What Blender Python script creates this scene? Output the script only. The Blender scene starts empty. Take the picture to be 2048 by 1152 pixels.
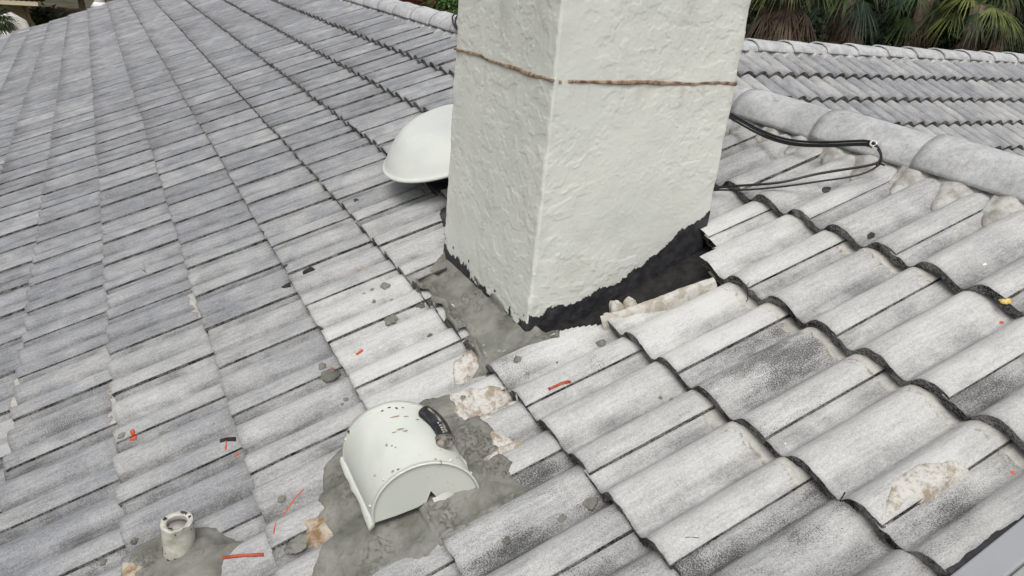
import bpy, math, random
import numpy as np
from mathutils import Vector, Matrix

# ------------------------------------------------------------------ camera, sky, sun, exposure
SC = bpy.context.scene
F, CAMP, YAW, PITCH, ROLL = 1527.4, (-0.5554, -1.5208, 1.1698), -0.5089, -0.4014, -0.0946
PIT = 0.409                      # slope of both roofs
CA, SA = math.cos(PIT), math.sin(PIT)
cam_d = bpy.data.cameras.new("camera"); cam = bpy.data.objects.new("camera", cam_d)
SC.collection.objects.link(cam); SC.camera = cam
cam_d.sensor_fit = 'HORIZONTAL'; cam_d.sensor_width = 36; cam_d.lens = 36*F/2048
cam_d.clip_start = .05; cam_d.clip_end = 500
_R = Matrix.Rotation(YAW,3,'Z') @ Matrix.Rotation(PITCH,3,'X') @ Matrix.Rotation(ROLL,3,'Y')
cam.matrix_world = Matrix.Translation(CAMP) @ (_R @ Matrix.Rotation(math.pi/2,3,'X')).to_4x4()
w = bpy.data.worlds.new("World"); SC.world = w; w.use_nodes = True
nt = w.node_tree; bg = nt.nodes['Background']
sky = nt.nodes.new('ShaderNodeTexSky'); sky.sky_type = 'NISHITA'; sky.sun_disc = False
SUN_EL, SUN_AZ = math.radians(58), math.radians(215)     # azimuth clockwise from +y
sky.sun_elevation = SUN_EL; sky.sun_rotation = SUN_AZ; sky.air_density = 1.4; sky.dust_density = 6; sky.ozone_density = 1.5
hs = nt.nodes.new('ShaderNodeHueSaturation'); hs.inputs['Saturation'].default_value = .22
nt.links.new(sky.outputs[0], hs.inputs['Color']); nt.links.new(hs.outputs[0], bg.inputs['Color'])
bg.inputs['Strength'].default_value = .12
sd = bpy.data.lights.new("sun", 'SUN'); so = bpy.data.objects.new("sun", sd); SC.collection.objects.link(so)
sd.energy = 1.0; sd.angle = math.radians(25); sd.color = (1, .96, .9)
so.rotation_euler = (math.pi/2-SUN_EL, 0, math.pi-SUN_AZ)
SC.view_settings.view_transform = 'Standard'; SC.view_settings.look = 'None'; SC.view_settings.exposure = 0.13; SC.view_settings.gamma = 1

rnd = random.Random(7); RNG = np.random.default_rng(11)
COL = SC.collection
E_, W_ = .3466, .30              # exposed length and cover width of a roof tile

# ------------------------------------------------------------------ frames
U = np.array([CA,0,SA]); V = np.array([0.,1,0]); N = np.array([-SA,0,CA])
def rw(s,v,h):                   # roof coordinates (up the slope, along the ridge, off the roof) to world
    s,v,h = np.broadcast_arrays(np.asarray(s,float),np.asarray(v,float),np.asarray(h,float))
    return s[...,None]*U + v[...,None]*V + h[...,None]*N
RM = np.array(_R)
def ray(x,y): d = RM @ np.array([(x-1024)/F,1,-(y-576)/F]); return np.array(CAMP), d
def onr(x,y,h=-.01):             # a point of the roof slope, given where it is seen in the photograph -> (s, v)
    o,d = ray(x,y); t=(h-N@o)/(N@d); P=o+t*d; return float(P@U), float(P[1])
def aty(x,y,Y): o,d = ray(x,y); return o+d*((Y-o[1])/d[1])

# ------------------------------------------------------------------ noise
def _h(ix,iy,seed):
    n = (ix.astype(np.int64)*374761393 + iy.astype(np.int64)*668265263 + seed*974634777) & 0xffffffff
    n = ((n ^ (n>>13))*1274126177) & 0xffffffff
    return ((n ^ (n>>16)) & 0xffffff)/float(0xffffff)
def vn(x,y,seed=0):
    x=np.asarray(x,float); y=np.asarray(y,float); ix=np.floor(x); iy=np.floor(y); fx=x-ix; fy=y-iy
    fx=fx*fx*(3-2*fx); fy=fy*fy*(3-2*fy)
    a=_h(ix,iy,seed); b=_h(ix+1,iy,seed); c=_h(ix,iy+1,seed); d=_h(ix+1,iy+1,seed)
    return (a*(1-fx)+b*fx)*(1-fy)+(c*(1-fx)+d*fx)*fy
def fbm(x,y,seed=0,o=4):
    r=0; a=.5
    for k in range(o): r=r+a*vn(x*2**k+17.3*k,y*2**k+5.1*k,seed+k); a*=.5
    return r/(1-.5**o)           # 0..1
def sst(a,b,x): t=np.clip((x-a)/(b-a),0,1); return t*t*(3-2*t)

# ------------------------------------------------------------------ object helpers
def tag(o,label=None,cat=None,group=None,kind=None):
    if label: o['label']=label
    if cat: o['category']=cat
    if group: o['group']=group
    if kind: o['kind']=kind
    return o
def empty(name,loc,label,cat,group=None):
    o=bpy.data.objects.new(name,None); COL.objects.link(o); o.location=loc; o.empty_display_size=.1
    return tag(o,label,cat,group)
def mesh_obj(name,verts,faces,mats,parent=None,smooth=True,midx=None,attrs=None,origin=None):
    """verts in world coordinates; the object is placed at origin"""
    verts=np.asarray(verts,float)
    if origin is None: origin=verts.mean(0)
    origin=np.asarray(origin,float)
    me=bpy.data.meshes.new(name)
    loc=verts-origin
    if isinstance(faces,np.ndarray):
        k=faces.shape[1]; me.vertices.add(len(loc)); me.vertices.foreach_set('co',loc.ravel())
        me.loops.add(faces.size); me.loops.foreach_set('vertex_index',faces.ravel().astype(np.int32))
        me.polygons.add(len(faces)); me.polygons.foreach_set('loop_start',np.arange(0,faces.size,k,dtype=np.int32))
        try: me.polygons.foreach_set('loop_total',np.full(len(faces),k,dtype=np.int32))
        except Exception: pass
        me.update(calc_edges=True)
    else:
        me.from_pydata([tuple(v) for v in loc],[],faces); me.update()
    if not isinstance(mats,(list,tuple)): mats=[mats]
    for m in mats: me.materials.append(m)
    if midx is not None: me.polygons.foreach_set('material_index',np.asarray(midx,dtype=np.int32))
    me.polygons.foreach_set('use_smooth',np.full(len(me.polygons),bool(smooth)))
    if attrs:
        for nm,a in attrs.items():
            at=me.attributes.new(nm,'FLOAT_VECTOR','POINT'); at.data.foreach_set('vector',np.asarray(a,float).ravel())
    me.validate(); me.update()
    o=bpy.data.objects.new(name,me); COL.objects.link(o)
    if parent is not None:
        o.parent=parent; o.location=Vector(origin)-parent_world(parent)
    else: o.location=Vector(origin)
    return o
def parent_world(p):
    L=Vector(p.location)
    while p.parent is not None: p=p.parent; L=L+Vector(p.location)
    return L
def grid_faces(nu,nv,closed_u=False,flip=False):
    iu=np.arange(nu if closed_u else nu-1); iv=np.arange(nv-1); A,B=np.meshgrid(iu,iv,indexing='ij')
    a=A*nv+B; b=((A+1)%nu)*nv+B; f=np.stack([a,b,b+1,a+1],-1).reshape(-1,4)
    return f[:,::-1].copy() if flip else f
class MB:
    def __init__(s): s.v=[]; s.f=[]; s.m=[]; s.n=0; s.a=[]
    def add(s,v,f,m=0,a=None):
        v=np.asarray(v,float).reshape(-1,3); s.v.append(v); s.f.extend([tuple(int(i)+s.n for i in q) for q in f]); s.m.extend([m]*len(f) if np.isscalar(m) else list(m))
        s.a.append(np.zeros_like(v) if a is None else np.asarray(a,float)); s.n+=len(v); return s
    def box(s,c,d,R=None,m=0):
        c=np.asarray(c,float); d=np.asarray(d,float)/2
        P=np.array([[x,y,z] for x in(-1,1) for y in(-1,1) for z in(-1,1)],float)*d
        if R is not None: P=P@np.asarray(R).T
        return s.add(P+c,[(0,1,3,2),(4,6,7,5),(0,4,5,1),(2,3,7,6),(0,2,6,4),(1,5,7,3)],m)
    def tube(s,pts,r,n=8,m=0,cap=True):
        pts=np.asarray(pts,float); r=np.broadcast_to(np.asarray(r,float),(len(pts),)); T=np.gradient(pts,axis=0)
        T/=np.linalg.norm(T,axis=1)[:,None]+1e-9; up=np.array([0,0,1.]) if abs(T[0][2])<.9 else np.array([1.,0,0]); R=[]
        for i,t in enumerate(T):
            up=up-t*(up@t); up/=np.linalg.norm(up)+1e-9; b=np.cross(t,up)
            th=np.linspace(0,2*np.pi,n,endpoint=False); R.append(pts[i]+r[i]*(np.cos(th)[:,None]*up+np.sin(th)[:,None]*b))
        vv=np.concatenate(R); f=[]
        for i in range(len(pts)-1):
            for j in range(n): f.append((i*n+j,i*n+(j+1)%n,(i+1)*n+(j+1)%n,(i+1)*n+j))
        if cap: f.append(tuple(range(n))[::-1]); f.append(tuple((len(pts)-1)*n+j for j in range(n)))
        return s.add(vv,f,m)
    def build(s,name,mats,parent=None,smooth=True,origin=None,attr=None):
        return mesh_obj(name,np.concatenate(s.v),s.f,mats,parent,smooth,s.m,{attr:np.concatenate(s.a)} if attr else None,origin)

# ------------------------------------------------------------------ materials
class NT:
    def __init__(s,name,rough=.85,spec=.3):
        s.m=bpy.data.materials.new(name); s.m.use_nodes=True; s.t=s.m.node_tree; s.b=s.t.nodes['Principled BSDF']
        s.b.inputs['Roughness'].default_value=rough; s.b.inputs['Specular IOR Level'].default_value=spec
    def n(s,ty,**k):
        o=s.t.nodes.new(ty)
        for a,b in k.items(): setattr(o,a,b)
        return o
    def L(s,a,b): s.t.links.new(a,b)
    def coords(s,attr=None):
        if attr: return s.n('ShaderNodeAttribute',attribute_name=attr).outputs['Vector']
        return s.n('ShaderNodeNewGeometry').outputs['Position']
    def mapv(s,v,sc,loc=(0,0,0)):
        m=s.n('ShaderNodeMapping'); s.L(v,m.inputs['Vector']); m.inputs['Scale'].default_value=sc; m.inputs['Location'].default_value=loc; return m.outputs[0]
    def noise(s,v,scale,detail=3,rough=.55,dist=0):
        o=s.n('ShaderNodeTexNoise'); s.L(v,o.inputs['Vector']); o.inputs['Scale'].default_value=scale; o.inputs['Detail'].default_value=detail
        o.inputs['Roughness'].default_value=rough; o.inputs['Distortion'].default_value=dist; return o.outputs['Fac']
    def ramp(s,x,a,b,ya=0,yb=1):
        o=s.n('ShaderNodeMapRange',interpolation_type='SMOOTHSTEP'); s.L(x,o.inputs[0])
        for i,k in enumerate((a,b,ya,yb)): o.inputs[i+1].default_value=k
        return o.outputs[0]
    def math(s,op,a,b=0):
        o=s.n('ShaderNodeMath',operation=op)
        for i,x in enumerate((a,b)):
            if isinstance(x,(int,float)): o.inputs[i].default_value=x
            else: s.L(x,o.inputs[i])
        return o.outputs[0]
    def mix(s,f,a,b,mode='MIX'):
        o=s.n('ShaderNodeMix',data_type='RGBA',blend_type=mode)
        for i,x in ((0,f),(6,a),(7,b)):
            if isinstance(x,(int,float)): o.inputs[i].default_value=x
            elif isinstance(x,tuple): o.inputs[i].default_value=(*x,1)
            else: s.L(x,o.inputs[i])
        return o.outputs[2]
    def base(s,c):
        if isinstance(c,tuple): s.b.inputs['Base Color'].default_value=(*c,1)
        else: s.L(c,s.b.inputs['Base Color'])
    def bump(s,h,strength=.5,dist=.002):
        o=s.n('ShaderNodeBump'); s.L(h,o.inputs['Height']); o.inputs['Strength'].default_value=strength; o.inputs['Distance'].default_value=dist
        s.L(o.outputs[0],s.b.inputs['Normal'])
    def sep(s,v): o=s.n('ShaderNodeSeparateXYZ'); s.L(v,o.inputs[0]); return o.outputs

def simple(name,c1,c2,scale=20,rough=.85,bump=.3,bd=.002,bscale=None,spec=.3,detail=4):
    m=NT(name,rough,spec); v=m.coords(); n=m.noise(v,scale,detail,.6); m.base(m.mix(m.ramp(n,.35,.65),c1,c2))
    if bump: m.bump(m.noise(v,bscale or scale*4,4,.65),bump,bd)
    return m.m

def tile_material():
    m=NT('weathered_white_concrete_tile',.92,.2)
    rp=m.coords('rp'); tc=m.sep(m.coords('tc')); tl=m.sep(m.coords('tl'))
    # tc: x whiteness, y mildew, z cream band amount;  tl: x across (0-1), y up the exposed length (0-1), z valley
    f=tc[0]
    streak=m.noise(m.mapv(rp,(30,3.2,1)),1,4,.6); streak2=m.noise(m.mapv(rp,(120,14,1),(3,7,1)),1,3,.6)
    big=m.noise(rp,5,3,.6,.3); fine=m.noise(m.mapv(rp,(430,210,1)),1,2,.75); fine2=m.noise(m.mapv(rp,(170,80,1)),1,2,.65)
    f=m.math('ADD',f,m.ramp(streak,.25,.75,-.10,.10)); f=m.math('ADD',f,m.ramp(streak2,.25,.75,-.09,.09))
    f=m.math('ADD',f,m.ramp(big,.3,.7,-.08,.08)); f=m.math('ADD',f,m.ramp(fine,.3,.7,-.15,.15)); f=m.math('ADD',f,m.ramp(fine2,.3,.7,-.08,.08))
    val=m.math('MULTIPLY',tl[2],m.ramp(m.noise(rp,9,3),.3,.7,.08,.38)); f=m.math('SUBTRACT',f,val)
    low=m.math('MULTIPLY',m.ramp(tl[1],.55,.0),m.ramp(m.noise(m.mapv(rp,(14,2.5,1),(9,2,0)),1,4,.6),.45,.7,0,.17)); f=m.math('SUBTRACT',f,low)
    f=m.math('MAXIMUM',m.math('MINIMUM',f,1.),0.)
    dark=m.mix(big,(.090,.090,.093),(.10,.096,.092))
    wz=m.ramp(m.math('ADD',tc[0],m.ramp(big,.3,.7,-.08,.08)),.36,.74); light=m.mix(wz,(.46,.478,.515),(.575,.577,.565))
    c=m.mix(f,dark,light)
    # mildew specks: clustered in patches and in the channels
    patch=m.noise(m.mapv(rp,(9,3.2,1),(4,1,0)),1,4,.65); am=m.math('ADD',m.math('ADD',m.ramp(patch,.42,.72,0,.75),m.math('MULTIPLY',tl[2],.22)),m.math('MULTIPLY',tc[1],.5))
    am=m.math('MULTIPLY',am,tc[1])
    sp=m.noise(m.mapv(rp,(400,290,1)),1,3,.85); spk=m.ramp(m.math('ADD',sp,m.math('MULTIPLY',am,.36)),.67,.78)
    c=m.mix(m.math('MULTIPLY',spk,.85),c,(.03,.03,.032))
    c=m.mix(m.math('MULTIPLY',m.math('MULTIPLY',m.ramp(patch,.45,.85),tc[1]),.45),c,(.14,.138,.137))
    # pale band the tile above used to cover
    edge=m.math('ADD',tl[1],m.ramp(m.noise(rp,26,3),.3,.7,-.035,.035))
    band=m.math('MULTIPLY',m.ramp(edge,.925,.95),tc[2])
    cream=m.mix(m.ramp(m.noise(rp,60,3),.3,.7),(.44,.42,.375),(.60,.585,.54))
    c=m.mix(m.math('MULTIPLY',band,.85),c,cream)
    line=m.math('MULTIPLY',m.math('MULTIPLY',m.ramp(edge,.905,.93),m.ramp(edge,.955,.935)),m.ramp(m.noise(rp,90,3),.48,.62)); c=m.mix(m.math('MULTIPLY',line,tc[2]),c,(.22,.16,.11))
    m.base(c)
    m.bump(m.math('ADD',m.math('ADD',fine,fine2),m.math('MULTIPLY',streak2,.6)),.55,.0016)
    return m.m
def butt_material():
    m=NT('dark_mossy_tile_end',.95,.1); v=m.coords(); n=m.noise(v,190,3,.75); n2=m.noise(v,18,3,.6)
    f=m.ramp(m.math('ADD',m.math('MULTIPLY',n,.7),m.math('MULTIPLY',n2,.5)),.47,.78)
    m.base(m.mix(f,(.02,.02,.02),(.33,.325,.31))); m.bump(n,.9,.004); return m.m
M={}
M['tile']=tile_material(); M['butt']=butt_material()
M['under']=simple('tile_underside',(.05,.045,.04),(.09,.08,.07),40)
M['deck']=simple('black_underlayment',(.012,.012,.012),(.03,.028,.026),30)
M['cap']=None
def stucco():
    m=NT('pale_green_white_stucco_paint',.62,.35); v=m.coords(); n=m.noise(v,3.5,4,.6); n2=m.noise(m.mapv(v,(7,7,1.1)),1,4,.6)
    c=m.mix(m.ramp(n,.3,.7),(.675,.695,.64),(.72,.73,.675))
    z=m.sep(v)[2]                                       # rain stains below the cap
    st=m.math('MULTIPLY',m.ramp(n2,.48,.72),m.ramp(z,.78,1.25)); c=m.mix(m.math('MULTIPLY',st,.6),c,(.34,.335,.28))
    ru=m.math('MULTIPLY',m.ramp(z,.80,.90),m.ramp(z,.905,.895)); ru=m.math('MULTIPLY',ru,m.ramp(m.noise(m.mapv(v,(40,40,2)),1,3,.6),.5,.7)); c=m.mix(m.math('MULTIPLY',ru,.35),c,(.45,.38,.29))
    lo=m.math('MULTIPLY',m.ramp(m.noise(v,9,5,.7),.5,.66),m.ramp(z,.75,.2)); c=m.mix(m.math('MULTIPLY',lo,.28),c,(.42,.41,.35))
    d=m.ramp(m.noise(v,260,2,.8),.72,.79); c=m.mix(m.math('MULTIPLY',d,.35),c,(.3,.27,.22))
    m.base(c); m.bump(m.math('ADD',m.noise(v,420,3,.7),m.noise(v,110,4,.6)),.5,.0014); return m.m
M['stucco']=stucco()
M['tar']=simple('black_roofing_tar',(.020,.020,.023),(.046,.044,.049),30,.55,.6,.002,140,.45)
M['mortar']=None
def mortar():
    m=NT('fresh_grey_mortar',.82,.25); v=m.coords(); n=m.noise(v,11,5,.6,.4); n2=m.noise(v,55,4,.6)
    c=m.mix(m.ramp(n,.3,.7),(.18,.18,.153),(.295,.295,.265)); c=m.mix(m.math('MULTIPLY',m.ramp(n2,.55,.75),.4),c,(.10,.10,.085))
    cr=m.ramp(m.noise(m.mapv(v,(1,1,1)),24,6,.75,1.6),.485,.5); cr2=m.ramp(m.noise(v,24,6,.75,1.6),.515,.5)
    crk=m.math('MULTIPLY',m.math('MULTIPLY',cr,cr2),m.ramp(m.noise(v,7,2),.5,.62)); c=m.mix(m.math('MULTIPLY',crk,.65),c,(.05,.048,.04))
    m.base(c); m.bump(m.math('SUBTRACT',m.math('ADD',m.noise(v,60,5,.7),m.noise(m.mapv(v,(1,3,1)),150,3,.7)),m.math('MULTIPLY',crk,1.5)),.75,.005); return m.m
M['mortar']=mortar()
def tan():
    m=NT('old_tan_mortar',.92,.15); v=m.coords(); n=m.noise(v,28,5,.7,.5); n2=m.noise(v,160,3,.7)
    c=m.mix(m.ramp(n,.38,.6),(.39,.35,.295),(.56,.545,.51)); c=m.mix(m.math('MULTIPLY',m.ramp(n2,.55,.7),.35),c,(.2,.15,.11)); m.base(c); m.bump(n2,.7,.003); return m.m
M['tan']=tan()
def rust():
    m=NT('brown_stained_mortar',.92,.15); v=m.coords(); n=m.noise(v,32,5,.7,.5)
    m.base(m.mix(m.ramp(n,.35,.62),(.23,.145,.075),(.46,.41,.34))); m.bump(m.noise(v,150,3,.7),.6,.003); return m.m
M['rust']=rust()
def bare():
    m=NT('bare_beige_tile',.95,.1); v=m.coords(); n=m.noise(v,26,6,.75,.4); n2=m.noise(v,140,3,.75); c=m.mix(m.ramp(n,.40,.56),(.33,.275,.215),(.56,.55,.52)); c=m.mix(m.math('MULTIPLY',m.ramp(n2,.52,.66),.5),c,(.22,.18,.14)); m.base(c); m.bump(n2,.6,.002); return m.m
M['bare']=bare()
M['ridge_mortar']=simple('old_grey_ridge_mortar',(.28,.265,.24),(.50,.495,.475),22,.92,.7,.004,80)
M['white_mortar']=simple('white_painted_ridge_mortar',(.28,.28,.28),(.52,.52,.51),24,.9,.7,.004,60)
def whitemetal():
    m=NT('white_painted_metal',.42,.4); v=m.coords(); n=m.noise(v,6,4,.6)
    c=m.mix(m.ramp(n,.3,.7),(.60,.635,.585),(.665,.675,.615)); n2=m.noise(v,34,5,.75,.6); pl=m.noise(v,5.5,2)
    c=m.mix(m.math('MULTIPLY',m.ramp(m.math('ADD',n2,m.math('MULTIPLY',pl,.3)),.80,.86),.8),c,(.22,.12,.06)); m.base(c)
    m.bump(m.noise(v,90,3,.6),.15,.001); return m.m
M['white_metal']=whitemetal()
def dome_mat():
    m=NT('white_dome_paint',.38,.45); v=m.coords(); n=m.noise(v,9,4,.6); m.base(m.mix(m.ramp(n,.3,.7),(.63,.66,.63),(.69,.71,.66))); m.bump(m.noise(v,240,2,.6),.12,.0006); return m.m
M['dome']=dome_mat()
M['pvc']=simple('painted_pipe',(.40,.385,.33),(.58,.57,.51),30,.6,.5,.003,60)
M['pvc_in']=simple('pipe_inner_wall',(.38,.36,.34),(.48,.46,.44),20,.6,.1)
M['flake']=simple('dark_flaked_spot',(.03,.022,.026),(.07,.05,.045),60,.7,.2)
M['rubber']=simple('black_cable_rubber',(.010,.010,.012),(.022,.022,.025),80,.42,.2,.0006,None,.5)
M['knife']=simple('dusty_black_handle',(.012,.013,.018),(.04,.04,.045),40,.5,.4,.001)
M['knife_dust']=simple('mortar_dusted_grip',(.04,.038,.036),(.30,.27,.24),70,.8,.6,.001)
M['clip']=simple('white_plastic_clip',(.6,.58,.52),(.75,.74,.7),60,.5,.1)
M['orange']=simple('orange_red_sealant',(.50,.075,.03),(.62,.13,.06),60,.6,.5,.002)
M['brick_red']=simple('dull_red_sealant',(.30,.05,.025),(.46,.11,.06),60,.8,.5,.002)
M['leaf_y']=simple('yellow_leaf',(.62,.40,.10),(.72,.55,.22),80,.7,.2)
M['leaf_o']=simple('orange_leaf',(.60,.22,.03),(.68,.36,.06),80,.7,.2)
M['chip']=simple('white_chip',(.7,.7,.68),(.8,.8,.78),80,.7,.2)
M['seal']=simple('brown_sealant_line',(.15,.085,.05),(.40,.31,.22),45,.7,.5,.002,120)
M['grey_metal']=simple('smooth_pale_grey_metal',(.29,.30,.315),(.32,.33,.345),4,.5,.05)
M['grey_metal2']=simple('smooth_warm_grey_panel',(.30,.30,.29),(.33,.33,.32),4,.5,.05)

# ------------------------------------------------------------------ roof tile geometry
AMP, BUTT, THK = .039, .034, .029
C0 = BUTT+.66*AMP
_pu=np.array([0,.06,.15,.25,.325,.45,.58,.70,.80,.88,.94,1.]); _ph=np.array([0,.03,.18,.47,.66,.90,1.,.94,.73,.42,.16,0])
_pt=np.interp(np.linspace(0,1,241)[:-1],_pu,_ph)
for _k in range(14): _pt=(np.roll(_pt,1)+2*_pt+np.roll(_pt,-1))/4
def prof(x):                      # x = distance across from the joint line; two rolls, gentle on the joint side and steep beyond the crest
    x=np.asarray(x,float); u=np.mod((x+.049)/.15,1)*240; i=np.floor(u).astype(int); f=u-i
    return AMP*(_pt[i%240]*(1-f)+_pt[(i+1)%240]*f)-.010*sst(.282,.298,x)
JO={-9:.16,-8:.30,-7:.14,-6:.27,-5:.11,-4:.25,-3:.285+.0,-2:.12,-1:.245,0:.06,1:.22,2:.04,3:.17,4:.29,5:.13}
for k in (-4,): JO[k]=.13
JO[-5]=.28; JO[-6]=.12; JO[-7]=.27; JO[-8]=.11; JO[-9]=.26
def cidx(s): return np.clip(np.floor(np.asarray(s,float)/E_),-9,5).astype(int)
_jo=np.array([JO[k] for k in range(-9,6)])
def Hs(s,v):                      # nominal height of the tiled surface
    i=cidx(s); x=np.mod(v-_jo[i+9],W_); t=(s-i*E_)/E_
    return prof(x)+BUTT*(1-t)-C0
CHX0,CHX1,CHY0,CHY1=.470,1.085,.202,.842     # chimney footprint (world x, y)
def tile_arrays(s0,vj,nx,ny,frame,seed,white,mild,cream,jit=1.,length=None,cut=None,slip=0.,vofs=0.,broken=None):
    r=random.Random(seed); L=length or (E_+.055)
    xs=np.linspace(-.004,W_+.012,nx); ts=np.linspace(0,1,ny)**1.0
    X,T=np.meshgrid(xs,ts,indexing='ij')
    sk=r.uniform(-.0035,.0035)*jit; lift=r.uniform(-.0010,.0022)*jit; tilt=r.uniform(-.003,.003)*jit; ds=r.uniform(-.004,.004)*jit+slip
    S=T*L
    eb=(vn(X*50+seed*3.1,X*0+seed,5)-.5)*.0035+(vn(X*260+seed,X*0,6)-.5)*.002
    S=S+np.where(T==0,eb,0)
    if broken is not None: S=np.where(T==0,S+broken(X),S)
    Z=prof(X)
    base=BUTT*(1-S/E_)+lift+tilt*(X/W_-.5)
    n=(fbm(X*26+seed*1.7,S*9+seed,3,2)-.5)*.0022
    H=Z+base-C0+n
    H=np.where(T==0,H-.0012,H)
    Ssh=S+ds; VV=vj+X+sk*(S/L)+vofs
    top=np.stack([s0+Ssh,VV,H],-1)
    bot=np.stack([s0+Ssh+np.where(T==0,.0015,0),VV,H-np.where(X<0,.012,THK)],-1)
    # edge under the lip keeps its height
    nv=nx*ny
    P=np.concatenate([top.reshape(-1,3),bot.reshape(-1,3)])
    fs=[]; ms=[]
    q=grid_faces(nx,ny,flip=False); fs.append(q); ms+= [0]*len(q)
    # orientation: u=x across, v=t upslope ; normal handled by validate/double sided
    j=np.arange(nx-1); a=j*ny; f=np.stack([a,a+nv,a+ny+nv,a+ny],-1); fs.append(f); ms+=[1]*len(f)       # butt end
    k=np.arange(ny-1)
    a=k; f=np.stack([a,a+1,a+1+nv,a+nv],-1); fs.append(f); ms+=[1]*len(f)                              # roll edge at joint
    q=q+nv; fs.append(q[:,::-1]); ms+=[2]*len(q)
    Fc=np.concatenate(fs)
    seedo=r.uniform(0,50)
    rp=np.stack([VV+seedo,s0+Ssh+seedo*.37,X*0+seed%13],-1)
    val=1-sst(.12,.62,prof(X)/AMP); tl=np.stack([X/W_,S/E_,val],-1)
    tc=np.zeros_like(tl)+np.array([white,mild,cream])
    at=[np.concatenate([a.reshape(-1,3)]*2) for a in (rp,tc,tl)]
    P3=frame(P[:,0],P[:,1],P[:,2])
    if cut is not None:
        cen=P[Fc].mean(1); keep=~cut(cen[:,0],cen[:,1]); Fc=Fc[keep]; ms=list(np.array(ms)[keep])
    return P3,Fc,np.array(ms),at
def compact(P,Fc,ms,at):
    used=np.unique(Fc); mp=-np.ones(len(P),int); mp[used]=np.arange(len(used)); return P[used],mp[Fc],ms,[a[used] for a in at]
def tile_object(name,arr,parent,label=None,flat=.0):
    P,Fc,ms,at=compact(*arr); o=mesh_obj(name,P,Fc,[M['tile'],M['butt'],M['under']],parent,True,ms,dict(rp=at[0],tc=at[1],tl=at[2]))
    me=o.data; me.polygons.foreach_set('use_smooth',(np.array([p.material_index for p in me.polygons])==0)); 
    if label: o['label']=label
    return o
def stuff_object(name,arrs,parent):
    Ps=[];Fs=[];Ms=[];As=[[],[],[]];n=0
    for a in arrs:
        P,Fc,ms,at=compact(*a)
        if len(P)==0: continue
        Ps.append(P);Fs.append(Fc+n);Ms.append(ms);n+=len(P)
        for k in range(3): As[k].append(at[k])
    P=np.concatenate(Ps);Fc=np.concatenate(Fs);ms=np.concatenate(Ms)
    o=mesh_obj(name,P,Fc,[M['tile'],M['butt'],M['under']],parent,True,ms,dict(rp=np.concatenate(As[0]),tc=np.concatenate(As[1]),tl=np.concatenate(As[2])))
    o.data.polygons.foreach_set('use_smooth',ms==0); o['kind']='stuff'; return o

def px_of(P):
    q=(np.asarray(P,float)-np.array(CAMP))@RM; return 1024+F*q[...,0]/q[...,1],576-F*q[...,2]/q[...,1],q[...,1]

# where the tiles are whiter / dirtier (weathering of the real roof)
def white_at(s,v):
    d=math.hypot((s-.55)/1.1,(v-.2)/1.3); near=math.exp(-d*d*.9)
    far=1/(1+math.exp(-(v-1.2)*1.5))
    rightside=1/(1+math.exp(-(s-.55)*4))*math.exp(-max(0,v-.6)*.8)
    return .475+.28*near+.15*rightside-.05*far
def mild_at(s,v):
    m=.55-.28*(1/(1+math.exp(-(v-1.6)*2.0)))
    if s<.3: m+=.02
    if v<-.30: m+=.35
    if s>1.2: m-=.30
    return max(.08,m*.8)

# ---- main roof
roof=empty('tiled_roof',rw(0,0,-.15),'large roof slope of weathered white double-roll concrete tiles around the white chimney','roof')
def far_end(s): return 15.1-.52*(s+.25)
HOOD_C=(.0,-.075)
CHM_PX=[(884,512),(858,535),(862,548),(828,560),(838,580),(862,577),(868,598),(866,610),(890,610),(893,640),(915,660),(925,650),(940,655),(930,685),(950,690),(955,712),(937,738),(965,728),(992,705),(1040,700),(1070,692),(1118,675),(1120,660),(1085,652),(1050,640),(1010,610),(960,560),(905,500)]
CHM=[onr(x,y,-.012) for x,y in CHM_PX]
def sdf(poly,X,Y):
    poly=np.asarray(poly,float); a=poly; b=np.roll(poly,-1,0); d=np.full(X.shape,9.); ins=np.zeros(X.shape,bool)
    for (x0,y0),(x1,y1) in zip(a,b):
        ex,ey=x1-x0,y1-y0; t=np.clip(((X-x0)*ex+(Y-y0)*ey)/(ex*ex+ey*ey+1e-12),0,1); d=np.minimum(d,np.hypot(X-x0-t*ex,Y-y0-t*ey))
        c=(y0>Y)!=(y1>Y); ins^=c&(X<(x1-x0)*(Y-y0)/(y1-y0+1e-12)+x0)
    return np.where(ins,d,-d)
def chm_flat(s,v): return sst(.004,.022,sdf(CHM,s,v))*sst(.340,.365,s)*sst(.60,.56,s)
def main_cut(s,v):
    x=s*CA; c=(x>CHX0+.02)&(x<CHX1-.0)&(v>CHY0-.0)&(v<CHY1-.02)|((sdf(CHM,s,v)>.020)&(s>.350)&(s<.56))
    # dark trough along the right-hand face of the chimney
    tr=(s>.50)&((s<1.044)|((s<1.105)&(v>.072))|((s<1.15)&(v>.095)))&(v>np.interp(s,[.50,.56,.69,.70,.80,1.0,1.10],[.172,.130,.070,.062,.035,-.015,.0]))&(v<.25)
    hood=((s-HOOD_C[0])**2+(v-HOOD_C[1])**2)<.05**2
    return c|tr|hood
near_specs=[]; arrs=[]
k=0
SPECIAL={}
for i in range(-9,5):
    s0=i*E_; n0=int(math.ceil((-2.0-JO[i])/W_)); n1=int((far_end(s0)-JO[i])/W_)
    for j in range(n0,n1):
        vj=JO[i]+j*W_; k+=1
        c=rw(s0+.17,vj+.15,0); x,y,d=px_of(c)
        vis=(-120<x<2170) and (-60<y<1260) and d>0
        cx,cy=s0+.17,vj+.15
        hidden = (cx*CA>CHX0 and cx*CA<CHX1 and CHY0<cy<CHY1)
        behind = (920<x<1440 and y<560 and cy>.7)
        near_specs.append((d if (vis and not hidden and not behind) else 1e3+abs(d),i,j,s0,vj,k,vis))
near_specs.sort(key=lambda t:t[0])
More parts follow.
